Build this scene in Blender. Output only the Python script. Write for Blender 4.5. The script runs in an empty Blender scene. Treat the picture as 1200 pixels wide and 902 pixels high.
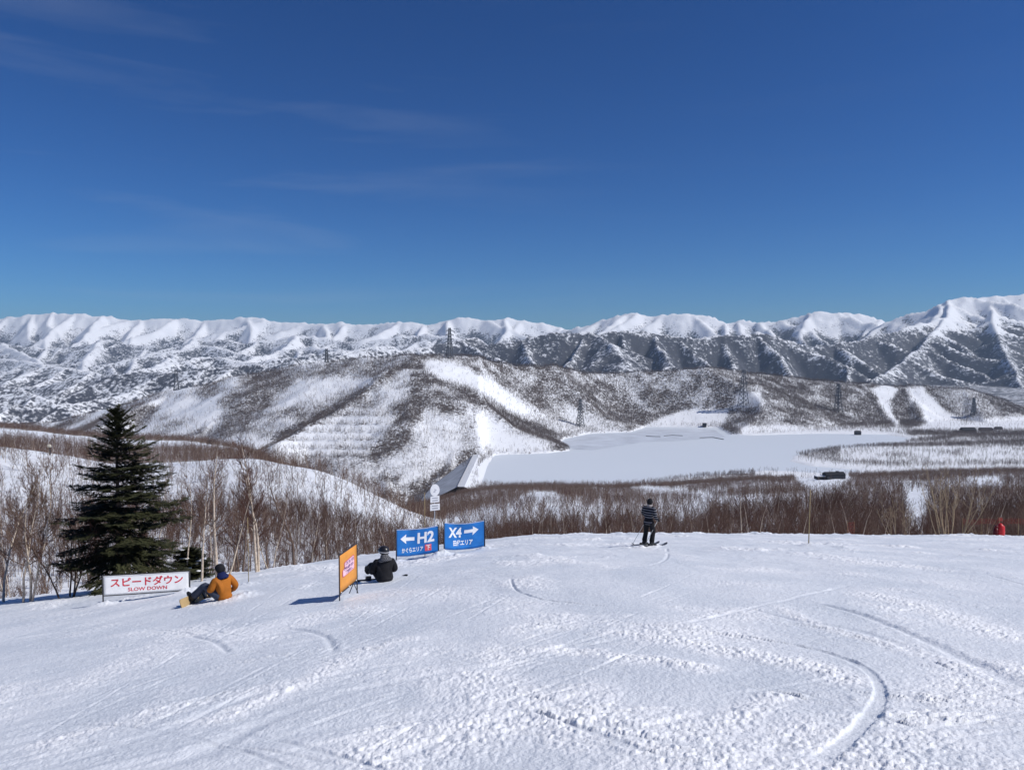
import bpy, bmesh, math, random
import numpy as np
from mathutils import Vector, Matrix
S = bpy.context.scene
COL = S.collection
rad = math.radians
# ------------------------------------------------------------------ camera, world, sun, exposure
F = 900.0; CX, CY = 600.0, 451.0; PITCH = math.atan(41 / 900.0)
cam_d = bpy.data.cameras.new("camera"); cam = bpy.data.objects.new("camera", cam_d); COL.objects.link(cam)
cam_d.sensor_fit = 'HORIZONTAL'; cam_d.sensor_width = 36.0; cam_d.lens = 36.0 * F / 1200.0
cam_d.clip_start = 0.1; cam_d.clip_end = 80000
cam.location = (0, 0, 0); cam.rotation_euler = (rad(90) - PITCH, 0, 0)
S.camera = cam
SUN_EL, SUN_AZ = 44.0, 102.0          # azimuth clockwise from +Y (the view direction)
W = bpy.data.worlds.new("World"); S.world = W; W.use_nodes = True
nt = W.node_tree; nt.nodes.clear()
o_ = nt.nodes.new('ShaderNodeOutputWorld'); bg = nt.nodes.new('ShaderNodeBackground')
sky = nt.nodes.new('ShaderNodeTexSky'); sky.sky_type = 'NISHITA'; sky.sun_disc = False
sky.sun_elevation = rad(SUN_EL); sky.sun_rotation = rad(SUN_AZ)
sky.altitude = 1500; sky.air_density = 1.0; sky.dust_density = 0.0; sky.ozone_density = 3.0
bg.inputs[1].default_value = 0.05
hs = nt.nodes.new('ShaderNodeHueSaturation'); hs.inputs['Saturation'].default_value = 1.12
hs.inputs['Hue'].default_value = 0.5
CLX, CLZ = 3.1, 2.9
# thin cirrus veils, high and to the left
tc = nt.nodes.new('ShaderNodeTexCoord'); mp = nt.nodes.new('ShaderNodeMapping')
mp.inputs['Rotation'].default_value = (0, rad(-27), 0); mp.inputs['Scale'].default_value = (1.1, 1.0, 11.0); mp.inputs['Location'].default_value = (CLX, 0, CLZ)
cn = nt.nodes.new('ShaderNodeTexNoise'); cn.inputs['Scale'].default_value = 2.2; cn.inputs['Detail'].default_value = 9; cn.inputs['Distortion'].default_value = 0.4
cr = nt.nodes.new('ShaderNodeMapRange'); cr.inputs[1].default_value = 0.53; cr.inputs[2].default_value = 0.80
cr.inputs[3].default_value = 0.0; cr.inputs[4].default_value = 0.13
cmix = nt.nodes.new('ShaderNodeMixRGB'); cmix.inputs[2].default_value = (9.5, 10.6, 12.0, 1)
L = nt.links.new
L(tc.outputs['Generated'], mp.inputs[0]); L(mp.outputs[0], cn.inputs[0]); L(cn.outputs[0], cr.inputs[0])
gm = nt.nodes.new('ShaderNodeGamma'); gm.inputs[1].default_value = 1.16
tn = nt.nodes.new('ShaderNodeMixRGB'); tn.blend_type = 'MULTIPLY'; tn.inputs[0].default_value = 1; tn.inputs[2].default_value = (.37, .74, 1.15, 1)
L(hs.outputs[0], gm.inputs[0]); L(gm.outputs[0], tn.inputs[1])
L(sky.outputs[0], hs.inputs['Color']); L(tn.outputs[0], cmix.inputs[1]); cs = nt.nodes.new('ShaderNodeSeparateXYZ'); cm = nt.nodes.new('ShaderNodeMapRange'); cm.inputs[1].default_value = .22; cm.inputs[2].default_value = -.25; cm.inputs[3].default_value = .08; cm.inputs[4].default_value = 1.0
cmu = nt.nodes.new('ShaderNodeMath'); cmu.operation = 'MULTIPLY'      # the veil lies to the left of the valley
L(tc.outputs['Generated'], cs.inputs[0]); L(cs.outputs[0], cm.inputs[0]); L(cr.outputs[0], cmu.inputs[0]); L(cm.outputs[0], cmu.inputs[1]); L(cmu.outputs[0], cmix.inputs[0])
L(cmix.outputs[0], bg.inputs[0]); L(bg.outputs[0], o_.inputs[0])
sd = bpy.data.lights.new("sun", 'SUN'); sun = bpy.data.objects.new("sun", sd); COL.objects.link(sun)
sd.energy = 4.0; sd.angle = rad(0.53); sd.color = (1.0, 0.97, 0.93)
_d = Vector((math.sin(rad(SUN_AZ)) * math.cos(rad(SUN_EL)), math.cos(rad(SUN_AZ)) * math.cos(rad(SUN_EL)), math.sin(rad(SUN_EL))))
sun.rotation_euler = _d.to_track_quat('Z', 'Y').to_euler()
S.view_settings.view_transform = 'Standard'; S.view_settings.look = 'None'
S.view_settings.exposure = 0.0; S.view_settings.gamma = 1.0; S.view_settings.use_curve_mapping = False
S.cycles.max_bounces = 5; S.cycles.diffuse_bounces = 3; S.cycles.volume_bounces = 0

# ------------------------------------------------------------------ noise
_rng = np.random.RandomState(7)
PERM = np.concatenate([_rng.permutation(1024)] * 2).astype(np.int64)
GA = _rng.rand(1024) * 2 * np.pi; GC = np.cos(GA); GS = np.sin(GA); RV = _rng.rand(1024); RV2 = _rng.rand(1024)
def _h(ix, iy, seed): return PERM[PERM[(ix + seed * 131) & 1023] + (iy & 1023)]
def perlin(x, y, seed=0):
    ix = np.floor(x).astype(np.int64); iy = np.floor(y).astype(np.int64); fx = x - ix; fy = y - iy
    u = fx * fx * fx * (fx * (fx * 6 - 15) + 10); v = fy * fy * fy * (fy * (fy * 6 - 15) + 10)
    def g(a, b):
        h = _h(ix + a, iy + b, seed); return GC[h] * (fx - a) + GS[h] * (fy - b)
    a = g(0, 0); b = g(1, 0); c = g(0, 1); d = g(1, 1)
    e = a + u * (b - a); f = c + u * (d - c)
    return 1.5 * (e + v * (f - e))
def fbm(x, y, o=4, seed=0, gain=.5):
    s = 0; a = 1.0; t = 0
    for i in range(o):
        s = s + a * perlin(x, y, seed + i); t += a; a *= gain; x = x * 2.03 + 7.1; y = y * 2.03 + 3.7
    return s / t
def ridged(x, y, o=4, seed=0, gain=.5):
    s = 0; a = 1.0; t = 0
    for i in range(o):
        s = s + a * (1 - np.abs(perlin(x, y, seed + i)) * 1.6); t += a; a *= gain; x = x * 2.07 + 5.3; y = y * 2.07 + 1.9
    return s / t
def domes(x, y, seed=0):
    """lumps: max of half-domes, one per jittered cell"""
    ix = np.floor(x).astype(np.int64); iy = np.floor(y).astype(np.int64); best = np.zeros(x.shape)
    for a in (-1, 0, 1):
        for b in (-1, 0, 1):
            h = _h(ix + a, iy + b, seed)
            dx = x - (ix + a + RV[h]); dy = y - (iy + b + RV2[h]); r = .25 + .55 * RV[(h * 7 + 3) & 1023]
            q = np.sqrt(np.maximum(0, 1 - (dx * dx + dy * dy) / (r * r))) * r
            best = np.maximum(best, q)
    return best
def sm(a, b, x):
    t = np.clip((x - a) / (b - a), 0, 1); return t * t * (3 - 2 * t)

# ------------------------------------------------------------------ photograph pixel <-> world rays
cp, sp = math.cos(PITCH), math.sin(PITCH)
def ray(px, row):
    u = (px - CX) / F; v = (CY - row) / F
    return np.array([u, cp + v * sp, -sp + v * cp]) if np.isscalar(px) else (u, cp + v * sp, -sp + v * cp)
def P(px, row, D):
    d = ray(px, row); return d * (D / d[1])
def tz(row):                                   # drop per metre forward for a picture row
    v = (CY - row) / F; return -(-sp + v * cp) / (cp + v * sp)
def project(x, y, z):
    dep = y * cp - z * sp; up = y * sp + z * cp
    dep = np.maximum(dep, 1e-3)
    return CX + F * x / dep, CY - F * up / dep

# ------------------------------------------------------------------ terrain
def piste(x, y):
    yy = np.maximum(y, 0)
    drop = 1.6 + .178 * y + .00064 * yy * yy
    k = x - 1.0
    drop = drop + .118 * .5 * (np.sqrt(k * k + 4) - k) + .008 * np.maximum(0, x - 10)
    return -drop
DS = np.array([45, 70, 100, 150, 250, 350, 450, 600, 800, 1000, 1200, 1500.])
TAB = {
 -300: [700, 760, 740, 690, 575, 505, 530, 520, 500, 500, 520, 545],
 0:   [710, 745, 735, 690, 590, 521, 541, 523, 503, 500, 520, 545],
 60:  [710, 745, 735, 690, 596, 530, 545, 526, 508, 508, 528, 548],
 130: [705, 740, 735, 690, 600, 546, 550, 530, 519, 513, 538, 553],
 200: [700, 735, 730, 688, 600, 545, 549, 532, 520, 513, 542, 560],
 290: [690, 725, 720, 680, 592, 534, 541, 533, 523, 530, 550, 574],
 370: [680, 710, 708, 676, 600, 547, 560, 572, 578, 580, 580, 580],
 430: [670, 695, 696, 672, 616, 572, 600, 610, 612, 606, 600, 592],
 480: [660, 680, 684, 668, 632, 600, 616, 613, 610, 602, 595, 588],
 540: [650, 662, 668, 656, 632, 616, 606, 598, 592, 584, 577, 570],
 600: [645, 652, 656, 646, 620, 606, 597, 586, 581, 576, 571, 564],
 640: [640, 648, 652, 644, 618, 604, 594, 580, 579, 575, 571, 564],
 700: [638, 646, 650, 642, 616, 603, 595, 588, 584, 578, 572, 563],
 800: [636, 644, 648, 640, 614, 602, 594, 588, 582, 575, 568, 558],
 900: [635, 642, 644, 636, 606, 595, 588, 580, 574, 566, 560, 551],
 1000:[635, 642, 644, 636, 604, 592, 584, 577, 570, 564, 558, 549],
 1100:[636, 642, 644, 636, 606, 592, 584, 574, 566, 560, 553, 546],
 1200:[638, 644, 646, 638, 608, 592, 582, 572, 564, 558, 552, 545],
 1500:[640, 646, 648, 640, 610, 594, 582, 572, 564, 558, 552, 545]}
_px = np.array(sorted(TAB)); _tt = np.array([[tz(r) for r in TAB[p]] for p in _px])
_sc = (_px - CX) / F
NS, NL = 240, 160
_sg = np.linspace(_sc[0], _sc[-1], NS); _lg = np.linspace(math.log(45), math.log(1500), NL)
_t1 = np.array([np.interp(_sg, _sc, _tt[:, j]) for j in range(len(DS))])
_T = np.array([np.interp(_lg, np.log(DS), _t1[:, i]) for i in range(NS)])
def _blur(A, n, axis):
    k = np.hanning(2 * n + 3)[1:-1]; k /= k.sum()
    pad = [(0, 0), (0, 0)]; pad[axis] = (n, n); B = np.pad(A, pad, mode='edge')
    return np.apply_along_axis(lambda v: np.convolve(v, k, 'valid'), axis, B)
_T = _blur(_blur(_T, 5, 0), 3, 1)
def mid(x, y):
    y = np.maximum(y, 30.); s = x / y
    a = np.clip((s - _sg[0]) / (_sg[-1] - _sg[0]) * (NS - 1), 0, NS - 1.001); b = np.clip((np.log(y) - _lg[0]) / (_lg[-1] - _lg[0]) * (NL - 1), 0, NL - 1.001)
    i = a.astype(int); j = b.astype(int); fa = a - i; fb = b - j
    t = _T[i, j] * (1 - fa) * (1 - fb) + _T[i + 1, j] * fa * (1 - fb) + _T[i, j + 1] * (1 - fa) * fb + _T[i + 1, j + 1] * fa * fb
    return -y * t
ZL = -250.0
def lake_pt(px, row):
    d = ray(px, row); k = ZL / d[2]; return (d[0] * k, d[1] * k)
LAKE_PX = [(556, 566), (580, 533), (640, 531), (668, 528), (655, 519), (662, 514), (690, 508), (740, 506), (757, 500), (800, 500), (842, 501), (858, 509), (880, 510), (960, 508), (1040, 509), (1065, 513), (1060, 520), (1020, 524), (975, 527), (935, 533), (925, 540), (950, 546), (1000, 550), (1010, 553), (980, 556), (930, 553), (900, 552), (850, 556), (800, 560), (740, 567), (660, 568), (600, 569)]
LAKE = np.array([lake_pt(a, b) for a, b in LAKE_PX])
def _ragged(P_, step=16, amp=5):
    out = []
    for i in range(len(P_)):
        a, b = P_[i], P_[(i + 1) % len(P_)]; n = max(1, int(np.hypot(*(b - a)) / step))
        for k in range(n): out.append(a + (b - a) * k / n)
    Q = np.array(out); return Q + amp * np.stack([fbm(Q[:, 0] / 55, Q[:, 1] / 55, 3, 45), 1.6 * fbm(Q[:, 0] / 55 + 9, Q[:, 1] / 55, 3, 46)], -1)
LAKE = _ragged(LAKE)
def poly_sd(x, y, poly):
    """signed distance to a polygon, negative inside"""
    d = np.full(x.shape, 1e9); ins = np.zeros(x.shape, bool); n = len(poly)
    for i in range(n):
        ax, ay = poly[i]; bx, by = poly[(i + 1) % n]
        ex, ey = bx - ax, by - ay; wx, wy = x - ax, y - ay
        t = np.clip((wx * ex + wy * ey) / (ex * ex + ey * ey + 1e-9), 0, 1)
        d = np.minimum(d, (wx - t * ex) ** 2 + (wy - t * ey) ** 2)
        c = ((ay > y) != (by > y)) & (x < (bx - ax) * (y - ay) / (by - ay + 1e-12) + ax)
        ins ^= c
    d = np.sqrt(d); return np.where(ins, -d, d)

def ridge_lines(specs, seed, spur=None):
    """polylines of (px,row,D) -> segments with side spurs: (ax,ay,az,bx,by,bz,slope)"""
    rnd = random.Random(seed); segs = []
    for pts, slope in specs:
        Q = [P(*p) for p in pts]
        for a, b in zip(Q[:-1], Q[1:]): segs.append((*a, *b, slope))
        if spur:
            gap, ln, dn, sub, lo = spur
            for a, b in zip(Q[:-1], Q[1:]):
                n = max(1, int(np.hypot(*(b - a)[:2]) / gap + .5))
                for k in range(n):
                    t = (k + rnd.uniform(.15, .85)) / n; p = a + (b - a) * t
                    d = (b - a)[:2]; d = d / np.hypot(*d); nrm = np.array([d[1], -d[0]])
                    for sgn in ((1, -1) if rnd.random() < .35 else (1,)):
                        if nrm[1] * sgn > 0 and sgn == 1: nrm = -nrm
                        th = rnd.uniform(-.65, .65)
                        dd = nrm * sgn; dd = np.array([dd[0] * math.cos(th) - dd[1] * math.sin(th), dd[0] * math.sin(th) + dd[1] * math.cos(th)])
                        c = p.copy(); L_ = ln * rnd.uniform(.6, 1.3); m = 4
                        for q in range(m):
                            th2 = rnd.uniform(-.35, .35); dd = np.array([dd[0] * math.cos(th2) - dd[1] * math.sin(th2), dd[0] * math.sin(th2) + dd[1] * math.cos(th2)])
                            e = c + np.array([dd[0] * L_ / m, dd[1] * L_ / m, -L_ / m * dn * rnd.uniform(.6, 1.35)])
                            if e[2] < lo: break
                            segs.append((*c, *e, slope * 1.1))
                            if sub and q > 0:
                                s2 = rnd.choice((-1, 1)); th3 = s2 * rnd.uniform(.6, 1.1)
                                d3 = np.array([dd[0] * math.cos(th3) - dd[1] * math.sin(th3), dd[0] * math.sin(th3) + dd[1] * math.cos(th3)])
                                e3 = e + np.array([d3[0] * L_ * .28, d3[1] * L_ * .28, -L_ * .28 * dn * 1.3])
                                segs.append((*e, *e3, slope * 1.2))
                            c = e
    return segs
def cone_max(x, y, segs, base):
    H = np.array(base, dtype=np.float32) * np.ones(x.shape, np.float32); x = x.astype(np.float32); y = y.astype(np.float32)
    for ax, ay, az, bx, by, bz, k in segs:
        ex, ey = bx - ax, by - ay; l2 = ex * ex + ey * ey + 1e-6
        t = np.clip(((x - ax) * ex + (y - ay) * ey) / l2, 0, 1)
        d = np.sqrt((x - ax - t * ex) ** 2 + (y - ay - t * ey) ** 2)
        h = az + t * (bz - az) - k * d
        H = np.maximum(H, h)
    return H.astype(np.float64)
HILL = ridge_lines([
  ([(-120, 505, 2700), (70, 494, 2500), (200, 459, 2420), (330, 431, 2360), (420, 420, 2300), (487, 416, 2250), (560, 418, 2350), (640, 418, 2480), (700, 423, 2600), (760, 424, 2700), (820, 430, 2760), (870, 435, 2820), (940, 444, 2900), (1000, 449, 2950), (1060, 452, 2950), (1130, 455, 2930), (1165, 466, 2900), (1190, 480, 2850), (1300, 500, 2850)], .42),
  ([(487, 416, 2250), (452, 436, 2130), (420, 462, 2010), (385, 488, 1900), (345, 512, 1790), (318, 524, 1700)], .50),
  ([(330, 431, 2360), (300, 452, 2250), (262, 480, 2120), (235, 502, 2000)], .5),
  ([(400, 424, 2310), (360, 455, 2170), (315, 490, 1990)], .55),
  ([(200, 459, 2420), (150, 482, 2250), (110, 500, 2100)], .45),
  ([(487, 416, 2250), (515, 440, 2140), (545, 462, 2060), (585, 486, 1990), (630, 508, 2000), (655, 518, 2060)], .46),
  ([(487, 416, 2250), (478, 450, 2070), (470, 490, 1870), (460, 540, 1690), (450, 585, 1520)], .42),
  ([(520, 445, 2130), (527, 480, 1960), (530, 515, 1810), (522, 550, 1660), (510, 585, 1530)], .5),
  ([(560, 418, 2350), (610, 447, 2300), (660, 472, 2270), (720, 494, 2290), (750, 503, 2350)], .5),
  ([(640, 418, 2480), (690, 446, 2440), (730, 468, 2430), (765, 490, 2450)], .5),
  ([(760, 424, 2700), (745, 450, 2560), (765, 478, 2480)], .55),
  ([(800, 428, 2740), (795, 455, 2620), (785, 480, 2520)], .55),
  ([(870, 435, 2820), (845, 458, 2680), (815, 482, 2560)], .55),
  ([(900, 440, 2860), (890, 468, 2680), (875, 498, 2500)], .5),
  ([(960, 446, 2920), (955, 475, 2750), (940, 500, 2560)], .5),
  ([(1010, 449, 2950), (1030, 475, 2760), (1050, 500, 2560)], .5),
  ([(1060, 452, 2950), (1075, 475, 2760), (1085, 497, 2600)], .5),
  ([(1130, 455, 2930), (1140, 475, 2760), (1150, 490, 2640)], .45),
 ], 3)
MTN = ridge_lines([
  # far white range, left and centre
  ([(-260, 380, 12500), (-120, 378, 12000), (0, 372, 12000), (50, 367, 12000), (100, 366, 11900), (160, 374, 11800), (215, 373, 11800), (260, 374, 11700), (300, 371, 11600), (335, 376, 11500), (370, 380, 11400), (400, 377, 11300), (440, 380, 11200), (475, 377, 11000), (500, 379, 11000), (540, 372, 11000), (575, 373, 11000), (600, 373, 11000), (640, 379, 11000), (662, 384, 11000)], .85),
  ([(640, 390, 9800), (690, 381, 9600), (715, 371, 9500), (740, 366, 9400), (765, 371, 9400), (800, 368, 9300), (830, 370, 9300), (852, 376, 9200), (870, 371, 9200), (890, 376, 9100), (910, 378, 9000), (935, 369, 9000), (955, 363, 8900), (985, 368, 8900), (1018, 370, 8900), (1040, 378, 8800)], .80),
  # the big white mountain, right
  ([(1040, 377, 7900), (1060, 369, 7800), (1085, 360, 7700), (1110, 349, 7600), (1150, 347, 7600), (1200, 345, 7600), (1260, 340, 7600), (1400, 345, 7600)], .68),
 ], 11, (430, 2100, .36, True, -330)) + ridge_lines([
  ([(1110, 371, 6900), (1080, 379, 6600), (1045, 390, 6350), (1000, 398, 6100), (955, 406, 5900), (925, 396, 5800), (900, 391, 5700), (870, 391, 5650), (830, 395, 5600), (780, 392, 5500), (745, 388, 5450), (700, 391, 5350), (650, 388, 5300), (600, 398, 5200), (560, 410, 5100), (530, 420, 5000)], .95),
  ([(1110, 349, 7600), (1110, 371, 6900), (1090, 395, 6200), (1055, 423, 5500), (1022, 447, 4900)], .95),
  ([(1160, 352, 7500), (1165, 380, 6600), (1178, 410, 5800), (1195, 445, 5000), (1210, 470, 4600)], .95),
  ([(1250, 342, 7600), (1255, 390, 6300), (1270, 440, 5000)], .6),
  ([(700, 391, 5350), (718, 408, 4900), (730, 422, 4600)], .6),
 ], 5, (330, 1250, .42, True, -360)) + ridge_lines([
  # left middle ridges
  ([(-150, 470, 4700), (0, 452, 4700), (40, 452, 4650), (120, 440, 4600), (170, 435, 4600), (215, 433, 4500), (265, 427, 4500), (305, 429, 4450), (345, 424, 4400), (400, 416, 4600), (470, 410, 4900), (520, 404, 5100), (560, 396, 5300)], .75),
  ([(-150, 440, 3900), (-40, 448, 3850), (15, 454, 3800), (50, 468, 3700), (95, 492, 3600)], .75),
  ([(-200, 400, 9600), (-60, 396, 9600), (0, 402, 9500), (60, 409, 9400), (120, 398, 9500), (180, 405, 9400), (230, 395, 9500), (290, 402, 9300), (350, 393, 9400), (420, 400, 9200), (500, 391, 9300), (560, 396, 9000)], .8),
  ([(0, 402, 9500), (40, 420, 8300), (60, 440, 7000)], .8), ([(120, 398, 9500), (100, 418, 8400), (95, 438, 7000)], .8), ([(230, 395, 9500), (210, 412, 8300), (180, 430, 7000)], .8), ([(350, 393, 9400), (330, 410, 8200), (280, 424, 7000)], .8),
  ([(-150, 432, 6000), (0, 436, 5900), (70, 429, 5800), (130, 441, 5600), (190, 428, 5900), (240, 418, 6300), (300, 424, 6100), (380, 412, 6200), (460, 405, 6500)], .75),
  ([(-150, 462, 3700), (-30, 468, 3650), (30, 478, 3600), (100, 470, 3900), (160, 455, 4100)], .7),
  ([(-120, 408, 8600), (0, 418, 8200), (90, 432, 7600), (180, 415, 8000), (240, 402, 8300), (300, 418, 7900), (360, 405, 8200), (420, 412, 7600), (500, 398, 7600)], .85),
 ], 8, (340, 1150, .40, True, -370))
LAND = [  # low wooded tongues round the lake: polygon in pixels, height above the water
 ([(928, 532), (960, 526), (1010, 522), (1080, 522), (1200, 516), (1350, 516), (1350, 545), (1200, 548), (1050, 549), (990, 545), (945, 540)], 9.0),
 ([(1050, 520), (1100, 512), (1200, 508), (1350, 508), (1350, 520), (1200, 522), (1100, 521)], 8.0)]
LANDW = [(np.array([lake_pt(a, b) for a, b in pl]), h) for pl, h in LAND]
def ground(x, y):
    """height of the land at x, y (camera at the origin)"""
    x = np.asarray(x, float); y = np.asarray(y, float); shp = x.shape; x = x.ravel(); y = y.ravel()
    H = np.empty(x.shape)
    n = y < 1480
    if n.any():
        X, Y = x[n], y[n]
        edge = np.clip(.5 + (X / np.maximum(Y, 1) + .15) / .3, 0, 1)   # the left edge breaks away sooner
        a = 30 + 22 * edge; b = 66 + 26 * edge
        w = sm(0, 1, (Y - a) / (b - a))
        H[n] = piste(X, Y) * (1 - w) + mid(X, Y) * w
        wn = sm(60, 160, Y)
        H[n] += wn * (Y / 400.) ** .8 * (1.6 * fbm(X / 60, Y / 60, 4, 3)) + (sm(200, 600, Y) * 2.2 + 2.6 * sm(200, 300, Y) * sm(700, 420, Y)) * fbm(X / 110, Y / 110, 4, 9)
    f = ~n | (y > 1180)
    if f.any():
        X, Y = x[f], y[f]
        fl = ZL + 1.5 - 38 * sm(-.055, -.085, X / Y) - 47 * sm(-.105, -.17, X / Y) + 40 * sm(-.25, -.45, X / Y) - 220 * sm(2950, 3600, Y)
        wv = X + 45 * fbm(X / 300, Y / 300, 3, 21); wy = Y + 45 * fbm(X / 300, Y / 300, 3, 22)
        h1 = cone_max(wv, wy, HILL, -420.)
        rel = np.clip((h1 - fl) / 120., 0, 1)
        h1 = h1 + rel * (9 * (ridged(X / 170, Y / 170, 4, 31) - .55) + 2.5 * fbm(X / 35, Y / 35, 3, 33)) 
        far = Y > 3000
        if far.any():
            wx2 = X[far] + 130 * fbm(X[far] / 900, Y[far] / 900, 4, 41); wy2 = Y[far] + 130 * fbm(X[far] / 900, Y[far] / 900, 4, 42)
            # warp fades near the skylines so that they stay where they are
            hm = cone_max(wx2 * .35 + X[far] * .65, wy2 * .35 + Y[far] * .65, MTN, -380.); hm = np.maximum(hm, -380 + 230 * sm(5800, 9500, Y[far]) + 25 * fbm(X[far] / 400, Y[far] / 400, 3, 54))
            rg = ridged(X[far] / 620, Y[far] / 620, 5, 51, .55) - .6
            hm = hm + rg * np.clip((hm + 380) / 500, 0, 1) * 62 + (np.clip((hm + 380) / 300, 0, 1)) * (26 * (ridged(X[far] / 300, Y[far] / 300, 4, 53, .5) - .6) + 6 * (ridged(X[far] / 105, Y[far] / 105, 3, 52) - .6))
            h1[far] = np.maximum(h1[far], hm)
        Hf = np.maximum(h1, fl + 1.5 * fbm(X / 90, Y / 90, 3, 35))
        # tongues of land, then the lake bed and its shore
        for pl, hh in LANDW:
            sdv = poly_sd(X, Y, pl); Hf = np.where(sdv < 45, np.maximum(Hf, ZL + np.clip(-sdv * .10, -5, hh) + 1.0 * fbm(X / 60, Y / 60, 2, 36)), Hf)
        sdl = poly_sd(X, Y, LAKE)
        cap = ZL + 2.5 + .34 * np.maximum(sdl, 0) + .5 * np.maximum(sdl - 120, 0) + 500 * sm(-.03, -.12, X / Y) + 3 * fbm(X / 70, Y / 70, 3, 37) * sm(0, 40, sdl)
        Hf = np.minimum(Hf, cap)
        Hf = np.where(sdl < 0, ZL - 2 - .05 * np.minimum(-sdl, 40), np.maximum(Hf, np.where(X / Y > -.045, ZL + np.clip(sdl * .18, -2, 3.0), -400)))
        prev = np.where(n[f], H[f], 0); w = np.where(n[f], sm(1180, 1480, Y), 1)
        prev = np.where((sdl < 0) & n[f], np.minimum(prev, ZL - 2), prev)
        H[f] = prev * (1 - w) + Hf * w
    return H.reshape(shp)
def hz(x, y): return float(ground(np.array([x]), np.array([y]))[0])
_DG = np.concatenate([np.arange(3, 60, .25), np.geomspace(60, 14000, 2600)])
def hit(px, row, dmin=3, dmax=14000):
    d = ray(px, row); D = _DG[(_DG >= dmin) & (_DG <= dmax)]; k = D / d[1]
    x, y, z = d[0] * k, D, d[2] * k
    below = np.nonzero(z < ground(x, y))[0]
    i = below[0] if len(below) else len(D) - 1
    lo, hi = D[max(i - 1, 0)], D[i]
    for _ in range(12):
        m = .5 * (lo + hi)
        if d[2] * m / d[1] < hz(d[0] * m / d[1], m): hi = m
        else: lo = m
    return Vector((d[0] * hi / d[1], hi, hz(d[0] * hi / d[1], hi)))
def at(px, D):
    """point on the ground in picture column px, D metres ahead"""
    row = 600.
    for _ in range(4):
        d = ray(px, row); x = d[0] * D / d[1]; z = hz(x, D); row = float(project(np.array([x]), np.array([D]), np.array([z]))[1][0])
    return Vector((x, D, z))

# ------------------------------------------------------------------ helpers: meshes, objects, materials
def mesh_np(name, V, Fq):
    me = bpy.data.meshes.new(name); V = np.asarray(V, np.float32); Fq = np.asarray(Fq, np.int32)
    k = Fq.shape[1]
    me.vertices.add(len(V)); me.vertices.foreach_set('co', V.ravel())
    me.loops.add(Fq.size); me.loops.foreach_set('vertex_index', Fq.ravel())
    me.polygons.add(len(Fq)); me.polygons.foreach_set('loop_start', np.arange(0, Fq.size, k, dtype=np.int32))
    me.polygons.foreach_set('loop_total', np.full(len(Fq), k, np.int32))
    me.update(calc_edges=True); return me
def smooth(me): me.polygons.foreach_set('use_smooth', np.ones(len(me.polygons), bool)); me.update()
def link(name, me, mat=None, parent=None):
    o = bpy.data.objects.new(name, me); COL.objects.link(o)
    if mat is not None and me is not None and not me.materials: me.materials.append(mat)
    if parent is not None: o.parent = parent
    return o
def tag(o, label, cat, group=None):
    o['label'] = label; o['category'] = cat
    if group: o['group'] = group
    return o
def empty(name, loc, rz=0, label=None, cat=None, group=None):
    o = bpy.data.objects.new(name, None); COL.objects.link(o); o.location = loc; o.rotation_euler = (0, 0, rz); o.empty_display_size = .2
    if label: tag(o, label, cat, group)
    return o
class MB:
    """collects shapes and links them as one mesh"""
    def __init__(s): s.v = []; s.f = []
    def add(s, v, f):
        n = len(s.v); s.v += [tuple(p) for p in v]; s.f += [tuple(i + n for i in q) for q in f]; return s
    def box(s, c, d, rz=0, rx=0):
        M = Matrix.Rotation(rz, 3, 'Z') @ Matrix.Rotation(rx, 3, 'X')
        v = [Vector(c) + M @ Vector((d[0] / 2 * a, d[1] / 2 * b, d[2] / 2 * e)) for a in (-1, 1) for b in (-1, 1) for e in (-1, 1)]
        return s.add(v, [(0, 1, 3, 2), (4, 6, 7, 5), (0, 4, 5, 1), (2, 3, 7, 6), (0, 2, 6, 4), (1, 5, 7, 3)])
    def tube(s, pts, rs, n=6, caps=True):
        pts = [Vector(p) for p in pts]
        if not hasattr(rs, '__len__'): rs = [rs] * len(pts)
        v = []; ref = None
        for i, p in enumerate(pts):
            t = (pts[min(i + 1, len(pts) - 1)] - pts[max(i - 1, 0)]).normalized()
            a = ref - t * ref.dot(t) if ref is not None else (Vector((1, 0, 0)) if abs(t.x) < .8 else Vector((0, 1, 0)))
            if ref is None: a = a - t * a.dot(t)
            a.normalize(); ref = a; b = t.cross(a)
            for k in range(n):
                th = 2 * math.pi * k / n; v.append(p + (a * math.cos(th) + b * math.sin(th)) * rs[i])
        f = [(i * n + k, i * n + (k + 1) % n, (i + 1) * n + (k + 1) % n, (i + 1) * n + k) for i in range(len(pts) - 1) for k in range(n)]
        if caps: f += [tuple(range(n - 1, -1, -1)), tuple((len(pts) - 1) * n + k for k in range(n))]
        return s.add(v, f)
    def ball(s, c, r, nu=14, nv=9, fn=None):
        if not hasattr(r, '__len__'): r = (r, r, r)
        v = []; f = []
        for j in range(nv + 1):
            ph = math.pi * j / nv
            for i in range(nu):
                th = 2 * math.pi * i / nu; d = Vector((math.sin(ph) * math.cos(th), math.sin(ph) * math.sin(th), math.cos(ph)))
                q = fn(d) if fn else 1.0
                v.append(Vector(c) + Vector((d.x * r[0], d.y * r[1], d.z * r[2])) * q)
        for j in range(nv):
            for i in range(nu): f.append((j * nu + i, (j + 1) * nu + i, (j + 1) * nu + (i + 1) % nu, j * nu + (i + 1) % nu))
        return s.add(v, f)
    def mesh(s, name, sm_=False):
        me = bpy.data.meshes.new(name); me.from_pydata([tuple(p) for p in s.v], [], s.f); me.update()
        if sm_: smooth(me)
        return me
    def build(s, name, mat, parent=None, sm_=False): return link(name, s.mesh(name, sm_), mat, parent)
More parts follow.
